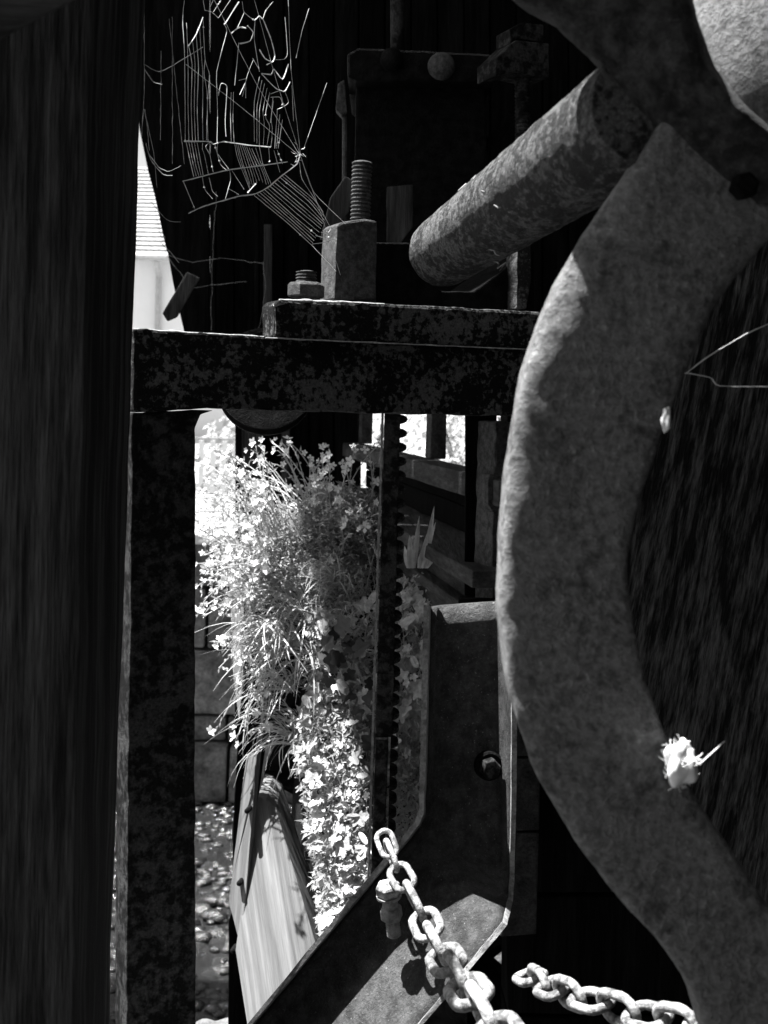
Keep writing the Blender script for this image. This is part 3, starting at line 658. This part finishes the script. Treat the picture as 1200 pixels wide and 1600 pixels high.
# ---------------------------------------------------------------- house and railing
hs = thing('white_house', 'white rendered house with pale tiled roof seen through the left gap', 'house', Vector((-6, 20, zb)))
ze, yr0, zr, yr1 = H + 2.36, 19.7, H + 4.4, 23.0
b = MB(); b.box((-6.4, 23, (ze + zb) / 2), 7.6, 6, ze - zb - .02); b.build('wall', M['render'], hs)
rt_ = MB(); rt_.add([(-10.4, yr0, ze), (-2.4, yr0, ze), (-2.4, yr1, zr), (-10.4, yr1, zr), (-2.4, 26.3, ze), (-10.4, 26.3, ze)], [(0, 1, 2, 3), (3, 2, 4, 5), (0, 3, 5), (1, 4, 2)])
roof = rt_.build('roof', M['tile'], hs)
b = MB(); nr = 22; sl = Vector((0, yr1 - yr0, zr - ze)); su = sl.normalized(); sn = Vector((0, -su.z, su.y))
for j in range(nr):
    base = Vector((0, yr0, ze)) + sl * (j / nr)
    for i in range(30):
        x = -6.2 + i * .13 + (.065 if j % 2 else 0); c = base + Vector((x, 0, 0))
        hgt = sl.length / nr; a0 = c + sn * .05; a1 = c + Vector((.12, 0, 0)) + sn * .05; c1 = a1 + su * hgt - sn * .045; c0 = a0 + su * hgt - sn * .045
        b.add([a0, a1, c1, c0, c + sn * .002, c + Vector((.12, 0, 0)) + sn * .002], [(0, 1, 2, 3), (0, 4, 5, 1)])
o = b.build('tile_courses', M['tile'], roof); o['kind'] = 'stuff'
b = MB(); b.tube([(-10.4, yr0 - .06, ze - .02), (-2.4, yr0 - .06, ze - .02)], .06, 10); b.build('gutter', M['trim'], hs)
b = MB(); xg = P(247, 450, 19.9).x; b.tube([(xg, yr0 - .05, ze - .06), (xg, 19.93, ze - .3), (xg, 19.93, zb)], .045, 10); b.build('downpipe', M['trim'], hs)
rl = thing('white_railing', 'white picket railing on the far bank left of the plants', 'railing', Vector((-1.2, 8, zb)))
for i in range(26):
    x = -2.6 + i * .075; b = MB(); b.box((x, 8, H - .40), .03, .02, .34); b.build('picket', M['render'], rl)
b = MB(); b.box((-1.6, 8.02, H - .225), 2.2, .04, .035); b.build('top_rail', M['trim'], rl)
b = MB(); b.box((-1.6, 8.02, H - .53), 2.2, .04, .05); b.build('bottom_rail', M['render'], rl)
# ---------------------------------------------------------------- shrubs and hedge beyond
def leafcloud(cen, rad, n, s, squash=1.0, lump=2.2):
    b = MB()
    for k in range(n):
        d = Vector((random.gauss(0, 1), random.gauss(0, 1), random.gauss(0, 1))).normalized()
        rr = (1 + .5 * noise.noise(d * lump + cen)) * (R(.3, 1) ** .4)
        p = cen + Vector((d.x * rad[0], d.y * rad[1], d.z * rad[2])) * rr
        q = Vector((R(-1, 1), R(-1, 1), R(-1, 1))).normalized(); t = q.orthogonal().normalized(); bt = q.cross(t); l = s * R(.6, 1.4)
        b.add([p, p + t * l * .5 + bt * l * .28, p + t * l + q * l * .15, p + t * l * .5 - bt * l * .28], [(0, 1, 2), (0, 2, 3)])
    return b
def shrub(name, u, v, Y, rad, n, s, label, mt):
    c = P(u, v, Y); t = thing(name, label, 'shrub', Vector((c.x, c.y, zb)))
    o = leafcloud(c, rad, n, s).build('crown', mt, t); o['kind'] = 'stuff'
    b = MB()
    for k in range(4): b.tube([Vector((c.x + R(-.05, .05), c.y, zb - .05)), c + Vector((R(-.2, .2) * rad[0], 0, -.3 * rad[2])), c + Vector((R(-.7, .7) * rad[0], R(-.3, .3), R(0, .7) * rad[2]))], [.03, .02, .006], 6)
    b.build('trunk', M['bark'], t)
shrub('bright_shrub', 357, 745, 9, (.22, .3, .42), 1300, .05, 'loose sunlit shrub beside the white railing', M['hedge'])
shrub('bright_shrub', 690, 690, 7.2, (.42, .4, .5), 1300, .035, 'bright airy shrub filling the right opening of the flume rail', M['hedge'])
shrub('bright_shrub', 590, 690, 8.0, (.26, .3, .5), 700, .04, 'bright shrub seen left of the rack top between flume posts', M['hedge'])
shrub('bright_shrub', 800, 660, 8.5, (.6, .5, .7), 4200, .06, 'bright shrub mostly hidden behind the black upright', M['hedge'])

# ---------------------------------------------------------------- plants
def bez(a, c, d, n):
    return [a * (1 - t) ** 2 + c * 2 * t * (1 - t) + d * t * t for t in [i / n for i in range(n + 1)]]
def flower_mesh(np_, ln, wd, cup):
    b = MB()
    for k in range(np_):
        a = 2 * math.pi * k / np_ + R(-.15, .15); q = Matrix.Rotation(a, 3, 'Z'); l = ln * R(.85, 1.1)
        b.add([q @ Vector(t) for t in ((0, 0, 0), (l * .55, wd * .5, cup * .6), (l, wd * .15, cup), (l, -wd * .15, cup), (l * .55, -wd * .5, cup * .6))], [(0, 1, 2, 3, 4)])
    return b.mesh('flower', M['petal'])
FM = [flower_mesh(5, .0095, .0072, .003), flower_mesh(4, .0105, .007, .003), flower_mesh(5, .0085, .006, .006)]
def leaflet(b, p, dirv, l, wd, bend=.2):
    t = dirv.normalized(); side = t.cross(Vector((R(-.6, .6), R(-.6, .6), 1))).normalized(); nrm = side.cross(t)
    b.add([p, p + t * l * .45 + side * wd * .5 + nrm * l * bend * .2, p + t * l - nrm * l * bend, p + t * l * .45 - side * wd * .5 + nrm * l * bend * .2], [(0, 1, 2), (0, 2, 3)])
def flowering(label, base, tips, leafl=.013, leafw=.003, lm='leaf', bushy=0, bushr=(.08, .08, .08), bushc=None):
    t = thing('flowering_plant', label, 'flowering plant', P(*base), 'white flowered plants on the bank')
    o0 = P(*base); st = MB(); lf = MB()
    for (u, v, Y, nf) in tips:
        e = P(u, v, Y); a = o0 + Vector((R(-.05, .05), R(-.04, .04), R(-.02, .03)))
        c = a.lerp(e, R(.35, .6)) + Vector((0, 0, R(.02, .09))); pts = bez(a, c, e, 9)
        st.tube(pts, [.0013] * 5 + [.0010] * 5, 4, False)
        for k in range(2, 10):
            for _ in range(4 if e.z < o0.z + .05 else 2):
                d = (pts[k] - pts[k - 1]).normalized() + Vector((R(-1, 1), R(-1, 1), R(-.6, 1))) * .9
                leaflet(lf, pts[k].lerp(pts[k - 1], R(0, 1)), d, leafl * R(.5, 1.3), leafw * R(.7, 1.3))
        for k in range(nf):
            p = pts[-1 - min(k, 3)] + Vector((R(-.012, .012), R(-.012, .012), R(-.006, .012)))
            nrm = Vector((R(-.9, .5), R(-1.2, -.1), R(-.1, .9))); inst('flower', random.choice(FM), t, p, nrm.to_track_quat('Z', 'Y'), R(.5, 1.1))
    if bushy:
        cc = P(*bushc)
        for k in range(bushy):
            d = Vector((random.gauss(0, 1), random.gauss(0, 1), random.gauss(0, 1))).normalized() * (R(0, 1) ** .45)
            p = cc + Vector((d.x * bushr[0], d.y * bushr[1], d.z * bushr[2])) * (1 + .35 * noise.noise(d * 2.5 + cc))
            leaflet(lf, p, Vector((R(-1, 1), R(-1, 1), R(-.4, 1.2))), leafl * R(.6, 1.5), leafw * R(.8, 1.6))
    st.build('stems', M['stem'], t)['kind'] = 'stuff'
    lf.build('leaves', M[lm], t)['kind'] = 'stuff'
    return t
def tipset(n, ur, vr, Yr, nf=(1, 3)): return [(R(*ur), R(*vr), R(*Yr), random.randint(*nf)) for _ in range(n)]
flowering('white flowered plant bursting into glare at the left of the bank', (440, 880, 2.32), tipset(52, (308, 420), (690, 890), (2.05, 2.5), (1, 2)), lm='leaf_pale', bushy=1000, bushr=(.1, .1, .1), bushc=(385, 810, 2.3))  # this plant and the next: sun glare put into paler leaf colour
flowering('white flowered plant sprawling low and left over the sluice boards', (450, 930, 2.3), tipset(60, (306, 410), (820, 965), (2.05, 2.4), (1, 2)), lm='leaf_pale', bushy=1400, bushr=(.08, .1, .07), bushc=(395, 890, 2.25))
flowering('white flowered plant with tall thin stems below the pulley', (490, 860, 2.38), tipset(36, (390, 520), (690, 800), (2.2, 2.6), (1, 2)), bushy=2200, bushr=(.09, .08, .06), bushc=(465, 840, 2.36))
flowering('bushy white flowered plant in half shade left of the rack', (545, 880, 2.36), tipset(24, (480, 600), (690, 830), (2.2, 2.5), (1, 2)), bushy=6400, bushr=(.075, .09, .085), bushc=(535, 830, 2.34))
flowering('low white flowered plant close against the rack', (560, 930, 2.3), tipset(14, (500, 600), (780, 900), (2.15, 2.35), (1, 2)), bushy=3600, bushr=(.075, .07, .06), bushc=(520, 905, 2.3))
flowering('trailing white flowered plant hanging down past the lit plank', (430, 980, 2.28), tipset(30, (335, 420), (940, 1190), (2.1, 2.35), (1, 3)), lm='leaf_pale', bushy=400, bushr=(.05, .06, .09), bushc=(425, 1000, 2.28))

def blade_mesh(l, wd, rise, droop):
    b = MB(); n = 8; pr = []
    for i in range(n + 1):
        t = i / n; x = l * (t - .12 * t * t); z = rise * math.sin(t * math.pi * .55) - droop * t ** 2.4; ww = wd * (1 - t ** 2.2) * .5 * (.55 + .45 * min(1, t * 5)) + .0002
        pr.append((Vector((x, ww, z + ww * .35)), Vector((x, 0, z)), Vector((x, -ww, z + ww * .35))))
    for p in pr: b.v += list(p)
    for i in range(n):
        for k in range(2): b.f.append((i * 3 + k, i * 3 + k + 1, i * 3 + k + 4, i * 3 + k + 3))
    return b
BM = [blade_mesh(R(.08, .17), R(.0028, .0046), R(.02, .06), R(.02, .10)).mesh('blade', M['leaf_pale'], smooth=True) for _ in range(10)]
def tuft(base, n, aim, spread, label, s=(.7, 1.2)):
    t = thing('grass_tuft', label, 'grass tuft', P(*base), 'arching striped grass tufts')
    for k in range(n):
        q = Quaternion((0, 0, 1), math.radians(aim + random.gauss(0, spread))) @ Quaternion((0, 1, 0), R(-.7, .35)) @ Quaternion((1, 0, 0), R(-.6, .6))
        inst('blade', random.choice(BM), t, P(*base) + Vector((R(-.015, .015), R(-.015, .015), R(-.01, .01))), q, R(*s))
tuft((470, 968, 2.22), 62, 190, 40, 'topmost pale arching grass tuft under the flowers')
tuft((520, 905, 2.24), 35, 230, 70, 'pale grass tuft drooping among the flower stems near the rack', (.5, .9))
tuft((462, 1015, 2.2), 59, 195, 42, 'second pale arching grass tuft from the top')
tuft((458, 1075, 2.2), 54, 195, 40, 'third pale arching grass tuft, middle of the bank')
tuft((468, 1155, 2.2), 51, 190, 34, 'lowest pale arching grass tuft above the bleached timber')
tuft((440, 1000, 2.16), 50, 200, 50, 'dense pale grass clump arching over the lit plank', (.6, 1.2))
tuft((500, 1040, 2.18), 40, 215, 60, 'pale grass clump in the centre of the bank beside the dark leaves', (.5, .95))
tuft((520, 985, 2.22), 35, 240, 60, 'short pale grass tuft in the middle of the bank', (.4, .8))

def leaf_mesh(out, mt, cup=.15):
    b = MB(); n = len(out); b.v.append(Vector((0, 0, 0)))
    for x, y in out: b.v.append(Vector((x, y, -cup * (x * x + y * y) * 18 + .12 * abs(y))))
    for i in range(n - 1): b.f.append((0, i + 1, i + 2))
    return b.mesh('leaf', mt, smooth=False)
def lobed(s, lobes=5, deep=.35):
    o = []; n = lobes * 6
    for i in range(n + 1):
        a = math.radians(-155 + 310 * i / n); r = s * (1 - deep * (.5 - .5 * math.cos((i / n) * lobes * 2 * math.pi + math.pi))) * (.75 + .35 * math.cos(a)); r = max(r, s * .3); o.append((r * math.cos(a), r * math.sin(a)))
    return o
def oval(s, asp=.5): return [(0, 0)] + [(s * .5 * (1 - math.cos(math.pi * t)), asp * s * .5 * math.sin(math.pi * t) ** .8 if 0 < t < 1 else 0) for t in [i / 6 for i in range(7)]] + [(s * .5 * (1 - math.cos(math.pi * t)), -asp * s * .5 * math.sin(math.pi * t)) for t in [5 / 6, 4 / 6, 3 / 6, 2 / 6, 1 / 6]] + [(0, 0)]
IV = [leaf_mesh(lobed(.017 * k), M['ivy']) for k in (.8, 1, 1.2)] + [leaf_mesh(oval(.03 * k, .6), M['ivy']) for k in (.8, 1.1)]
IVP = [leaf_mesh(lobed(.017 * k), M['ivy_pale']) for k in (.8, 1, 1.2)] + [leaf_mesh(oval(.03 * k, .6), M['ivy_pale']) for k in (.8, 1.1)]
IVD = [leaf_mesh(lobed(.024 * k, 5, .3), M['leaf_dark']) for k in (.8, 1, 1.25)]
PV = [leaf_mesh(lobed(.02 * k, 5, .4), M['leaf_pale' if k == 1 else 'ivy']) for k in (.7, .85, 1, 1.15)] + [leaf_mesh(oval(.03 * k, .5), M['ivy']) for k in (.7, 1)]
def climber(name, label, n, area, Yr, meshes, s=(.7, 1.3), stems=6, fuzz=0, face=(-.25, -1, .45), fz=M['leaf'], out=0, v0=0):
    """area: function returning (u,v)"""
    q0 = [area() for _ in range(n)]; cu = sum(q[0] for q in q0) / n; vm = max(q[1] for q in q0)
    t = thing(name, label, 'climber', P(cu, vm, Yr[1]), 'climbing plants on the bank'); tops = []
    for (u, v) in q0:
        Y = R(*Yr) - out * max(0, v - v0); nrm = Vector(face) + Vector((R(-.8, .8), R(-.5, .5), R(-.6, .6)))
        q = nrm.to_track_quat('Z', 'Y') @ Quaternion((0, 0, 1), R(0, 6.28)); inst('leaf', random.choice(meshes), t, P(u, v, Y), q, R(*s)); tops.append((u, v, Y))
    b = MB()
    for k in range(stems):
        ch_ = sorted(random.sample(tops, min(6, len(tops))), key=lambda q: q[1]); b.tube([P(u, v, Yr[1]) for u, v, Y in ch_], .0014, 4, False)
    b.build('stems', M['stem'], t)['kind'] = 'stuff'
    if fuzz:
        f = MB()
        for k in range(fuzz):
            u, v = area(); leaflet(f, P(u, v, R(Yr[0] + .01, Yr[1] + .03) - out * max(0, v - v0)), Vector((R(-1, .6), R(-1, .2), R(-1, 1))), R(.008, .02), R(.002, .006))
        f.build('fine_leaves', fz, t)['kind'] = 'stuff'
def area(u0, u1, v0, v1, sh=0):
    return lambda: (lambda v: (R(u0, u1) + sh * (v - v0), v))(R(v0, v1))
def ragged(u0, u1, v0, v1, sh):
    def f():
        v = v0 - 20 + (v1 - v0 + 20) * R(0, 1) ** .8 + abs(random.gauss(0, 18)); u = R(u0, u1) + sh * (v - v0); lim = u0 + sh * (v - v0) + 26 * noise.noise(Vector((v * .018, 3, 0))) + 14 * noise.noise(Vector((v * .06, 9, 0)))
        top = v0 + 45 * noise.noise(Vector((u * .03, 5, 0)))
        return (max(u, lim) + random.gauss(0, 3), max(v, top + R(0, 25)))
    return f
climber('trailing_ivy', 'leafy climber with lobed leaves just left of the rack', 170, area(480, 600, 940, 1140), (2.14, 2.26), IV, (.6, 1.1), fuzz=1600)
climber('trailing_ivy', 'leafy climber between the rack and the channel post', 110, area(612, 680, 900, 1160), (2.12, 2.26), IVP, fuzz=900, fz=M['leaf_pale'])
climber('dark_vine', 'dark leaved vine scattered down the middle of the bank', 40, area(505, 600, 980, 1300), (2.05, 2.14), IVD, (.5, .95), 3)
climber('pale_vine', 'pale leaved plant glowing along the lower left of the bank', 330, ragged(452, 552, 1105, 1455, .15), (2.06, 2.2), PV, (.5, 1.1), face=(-.4, -.5, .95), out=.0005, v0=1105, fuzz=3400, fz=M['leaf'])
climber('trailing_ivy', 'pale leafy climber below the grass tufts in the middle of the bank', 90, area(475, 600, 1060, 1220), (2.1, 2.24), IVP, (.6, 1.1), fuzz=1200)
climber('fern_mat', 'fine leaved mat low on the bank left of the rack', 60, area(520, 600, 1120, 1420), (2.12, 2.24), IV, (.5, .9), fuzz=3000)
climber('fern_mat', 'fine leaved mat low between the rack and the channel post', 50, area(606, 672, 1130, 1330), (2.14, 2.26), IVP, (.5, .9), fuzz=2200, fz=M['leaf_pale'])
# variegated iris
ir = thing('iris_plant', 'upright striped sword leaves beside the flume ledge', 'iris', P(655, 885, 1.98))
for (u, v, du) in ((678, 790, 8), (680, 815, 4), (655, 805, -4), (668, 830, 4), (640, 835, -8), (632, 852, -10), (662, 850, 2), (690, 850, 10)):
    b0 = P(652 + du * 1.4, 888, R(1.96, 2.0)); e = P(u, v, R(1.94, 2.02)); n = 7; b = MB(); sd = Vector((R(.7, 1), R(-.5, .5), 0)).normalized()
    for i in range(n + 1):
        t = i / n; p = b0.lerp(e, t) + Vector((0, -.012 * t * t, 0)); ww = .0056 * (1 - t ** 2.5) * (.5 + .5 * min(1, 3 * t)) + .0003; b.v += [p - sd * ww, p + Vector((0, .002, 0)), p + sd * ww]
    for i in range(n):
        for k in range(2): b.f.append((i * 3 + k, i * 3 + k + 1, i * 3 + k + 4, i * 3 + k + 3))
    b.build('leaf', M['leaf_pale'], ir)

# ---------------------------------------------------------------- spider webs
def zc(l): return [(200 + x * .26667, y * .26667) for x, y in l]
TH = [[(330, 0), (320, 120), (332, 350), (335, 825)], [(400, 210), (413, 400), (405, 620), (412, 825)], [(440, 110), (452, 350), (478, 440), (465, 600), (468, 825)], [(355, 270), (375, 380), (370, 620), (378, 825)],
 [(452, 350), (445, 430), (465, 560), (460, 820)], [(565, 145), (578, 190), (520, 420), (525, 640), (522, 830)], [(530, 560), (545, 490), (580, 510), (570, 700), (575, 800)], [(605, 540), (600, 660), (605, 830)], [(618, 540), (615, 700), (622, 830)],
 [(650, 250), (625, 500)], [(770, 450), (740, 600), (740, 830)], [(800, 490), (770, 650), (770, 850)], [(830, 540), (805, 680), (830, 740), (815, 850)], [(850, 570), (835, 720)], [(875, 640), (860, 870)], [(905, 700), (880, 870)],
 [(480, 40), (500, 0)], [(500, 70), (545, 0)], [(530, 105), (600, 0)], [(450, 60), (440, 0)], [(450, 60), (490, 70), (530, 105)], [(680, 75), (640, 165)], [(670, 10), (680, 70), (740, 120)],
 [(745, 120), (740, 230), (770, 420)], [(860, 350), (920, 345), (935, 300), (920, 100)], [(835, 550), (890, 530)], [(835, 570), (890, 570), (910, 625), (875, 640)], [(920, 535), (940, 600), (910, 625)], [(650, 470), (695, 465), (655, 555)],
 [(735, 350), (700, 440), (670, 565)], [(690, 480), (690, 575)], [(960, 500), (970, 710)], [(730, 340), (770, 410)], [(1060, 50), (1020, 180), (985, 340)],
 [(340, 830), (365, 950), (385, 1035)], [(372, 830), (395, 960), (415, 1030)], [(405, 835), (440, 1025)], [(470, 840), (455, 860), (480, 910), (500, 1010)], [(510, 850), (540, 960), (580, 1000)], [(525, 840), (525, 900), (590, 990)],
 [(625, 840), (640, 920), (690, 1050), (715, 1110)], [(645, 850), (665, 930), (715, 1080)], [(670, 850), (720, 1000), (740, 1080)], [(695, 860), (750, 1000), (770, 1060)], [(725, 870), (790, 1010), (810, 1080)], [(770, 860), (790, 960), (840, 1080)],
 [(825, 870), (830, 950)], [(855, 880), (890, 1010)], [(875, 880), (905, 960)], [(325, 1065), (390, 1220)], [(435, 1035), (450, 1110), (495, 1165)], [(475, 1040), (495, 1120), (525, 1150)], [(595, 990), (600, 1060), (570, 1165)], [(610, 1000), (680, 1110)], [(590, 1105), (650, 1140)],
 [(740, 1145), (950, 1320), (1080, 1440)], [(775, 1130), (960, 1290), (1090, 1410)], [(800, 1110), (1000, 1290), (1110, 1380)], [(830, 1090), (1010, 1240), (1130, 1340)], [(860, 1070), (1050, 1230), (1140, 1310)], [(890, 1040), (1060, 1180), (1150, 1290)],
 [(915, 1020), (1090, 1170), (1145, 1245)], [(1005, 950), (1020, 1050), (1110, 1190), (1190, 1340)], [(1080, 1440), (1220, 1590)], [(1130, 1360), (1170, 1365), (1190, 1340)], [(1100, 1380), (1160, 1395), (1200, 1385)], [(1080, 1430), (1150, 1420), (1210, 1400)], [(1165, 485), (1030, 870)]]
TK = [[(440, 100), (400, 200), (355, 270)], [(650, 10), (565, 145)], [(605, 195), (650, 160), (690, 165)], [(655, 255), (715, 240), (735, 190), (700, 150)], [(740, 120), (770, 95), (790, 110), (810, 60), (850, 10)], [(790, 110), (835, 220), (860, 320), (850, 360), (810, 380)],
 [(780, 430), (840, 435), (855, 405), (905, 465), (940, 375)], [(780, 430), (870, 520), (920, 535), (950, 480)], [(330, 828), (480, 830), (500, 845), (560, 830), (700, 850), (835, 862)], [(320, 1062), (440, 1032), (590, 995), (720, 978), (935, 948)],
 [(355, 1250), (440, 1210), (560, 1175), (650, 1150), (750, 1135), (830, 1090), (900, 1030), (990, 960), (1010, 900)], [(700, 1130), (750, 1075)], [(770, 290), (800, 340), (840, 365)]]
def wY(u, v): return 1.46 + (u - 400) * .0004 + .006 * noise.noise(Vector((u * .02, v * .02, 0)))
def silk(lines, r, Yf, b=None, jig=.8):
    b = b or MB()
    for l in lines:
        if len(l) > 2:
            q = []
            for i in range(len(l) - 1):
                p0, p1, p2, p3 = l[max(i - 1, 0)], l[i], l[i + 1], l[min(i + 2, len(l) - 1)]
                for k in range(4):
                    t = k / 4; q.append(tuple(.5 * (2 * p1[j] + (p2[j] - p0[j]) * .6 * t + (2 * .6 * p0[j] - (6 - .6) * p1[j] + (6 - 2 * .6) * p2[j] - .6 * p3[j]) * t * t + (-.6 * p0[j] + (4 - .6) * p1[j] + (.6 - 4) * p2[j] + .6 * p3[j]) * t ** 3) for j in (0, 1)))
            q.append(l[-1]); l = q
        pts = []
        for i in range(len(l) - 1):
            (a, c), (d, e) = l[i], l[i + 1]; n = max(1, int(math.hypot(d - a, e - c) / 9))
            for k in range(n):
                t = k / n; u, v = a + (d - a) * t, c + (e - c) * t; pts.append(P(u + R(-jig, jig) * .25, v + R(-jig, jig) * .25, Yf(u, v)))
        pts.append(P(*l[-1], Yf(*l[-1]))); b.tube(pts, [r * R(.6, 1.3) for _ in pts], 4, False)
    return b
SEG = [zc(l) for l in TH]
def mid(a, b):
    def at(l, t):
        L = [math.hypot(l[i + 1][0] - l[i][0], l[i + 1][1] - l[i][1]) for i in range(len(l) - 1)]; q = t * sum(L)
        for i, x in enumerate(L):
            if q <= x or i == len(L) - 1: return tuple(lin(l[i][j], l[i + 1][j], min(1, q / max(x, 1e-6))) for j in (0, 1))
            q -= x
    return [tuple((at(a, t)[j] + at(b, t)[j]) / 2 for j in (0, 1)) for t in [k / 5 for k in range(6)]]
FINE = []
for i, j in ((0, 3), (3, 1), (1, 2), (10, 11), (11, 12), (12, 14), (14, 15), (34, 35), (35, 36), (36, 37), (40, 41), (41, 42), (42, 43), (43, 44), (44, 45), (55, 56), (56, 57), (57, 58), (58, 59), (59, 60), (60, 61)): FINE.append(mid(SEG[i], SEG[j]))
FINE += [[(470, 245), (430, 120), (395, -10)], [(470, 245), (400, 130), (330, -10)], [(470, 245), (380, 170), (290, 100)], [(470, 245), (455, 110), (450, -10)], [(470, 245), (500, 330), (532, 430)], [(470, 245), (490, 300), (540, 350)]]
web = thing('orb_web', 'torn sunlit spider web stretched between the post and the stud', 'spider web', P(470, 245, wY(470, 245)))
o = silk([zc(l) for l in TH], .00038, wY).build('threads', M['web'], web); o['kind'] = 'stuff'
silk(FINE, .0003, wY).build('fine_threads', M['web'], web)['kind'] = 'stuff'
b = silk([zc(l) for l in TK], .0008, wY)
for k in range(24):
    u, v = random.gauss(468, 5), random.gauss(243, 7); b.tube([P(u, v, wY(u, v)), P(u + R(-6, 6), v + R(-6, 6), wY(u, v) + R(-.004, .004))], .00035, 3, False)
for k in range(22):
    l = zc(random.choice(TH + TK)); i = random.randrange(len(l) - 1); t = R(0, 1); u = lin(l[i][0], l[i + 1][0], t); v = lin(l[i][1], l[i + 1][1], t)
    b.tube([P(u - 1.5, v + R(-1, 1), wY(u, v)), P(u, v, wY(u, v)), P(u + 1.5, v + R(-1, 1), wY(u, v))], [.0003, R(.0008, .0018), .0003], 5)
o = b.build('thick_threads', M['web'], web); o['kind'] = 'stuff'
lw = thing('drape_web', 'dusty cobweb draped down the edge beside the left post', 'cobweb', P(225, 100, 1.3))
DR = [[(95, 60), (95, 550), (80, 800)], [(90, 375), (180, 420), (260, 385), (440, 275)], [(95, 405), (150, 480), (200, 495)], [(105, 840), (120, 900), (180, 980), (240, 1005), (310, 970)], [(110, 860), (130, 930), (200, 1020), (260, 1030)], [(130, 1180), (150, 1200), (230, 1290), (310, 1300)], [(100, 640), (115, 780), (125, 880)],
      [(195, 300), (190, 820)], [(260, 100), (260, 960)], [(240, 110), (330, 960)], [(95, 640), (150, 900), (170, 1100)], [(175, 1390), (215, 1385), (215, 1420)], [(190, 1420), (250, 1480), (300, 1540)]]
silk([zc(l) for l in DR], .0005, lambda u, v: 1.3 + v * .0007, jig=2).build('threads', M['dustweb'], lw)['kind'] = 'stuff'
cw = thing('wall_cobweb', 'dusty cobwebs clinging to the dark boards above the beam at left', 'cobweb', P(330, 420, 3.28))
b = MB()
silk([[(338, 300), (334, 370), (331, 440), (330, 516)], [(262, 398), (300, 409), (345, 404), (412, 412)], [(412, 408), (414, 450), (410, 490), (404, 516)], [(285, 452), (330, 446), (385, 440)], [(242, 330), (262, 400), (300, 450)]], .0007, lambda u, v: 3.27, b, 5)
b.build('threads', M['dustweb'], cw)['kind'] = 'stuff'
rw = thing('guy_thread', 'bright spider thread from the wheel arm across the old timber', 'spider thread', P(1072, 583, .9))
silk([[(1060, 588), (1072, 583), (1110, 590), (1125, 603), (1215, 604)], [(1072, 583), (1110, 555), (1170, 520), (1215, 500)]], .0005, lambda u, v: .95).build('threads', M['web'], rw)['kind'] = 'stuff'
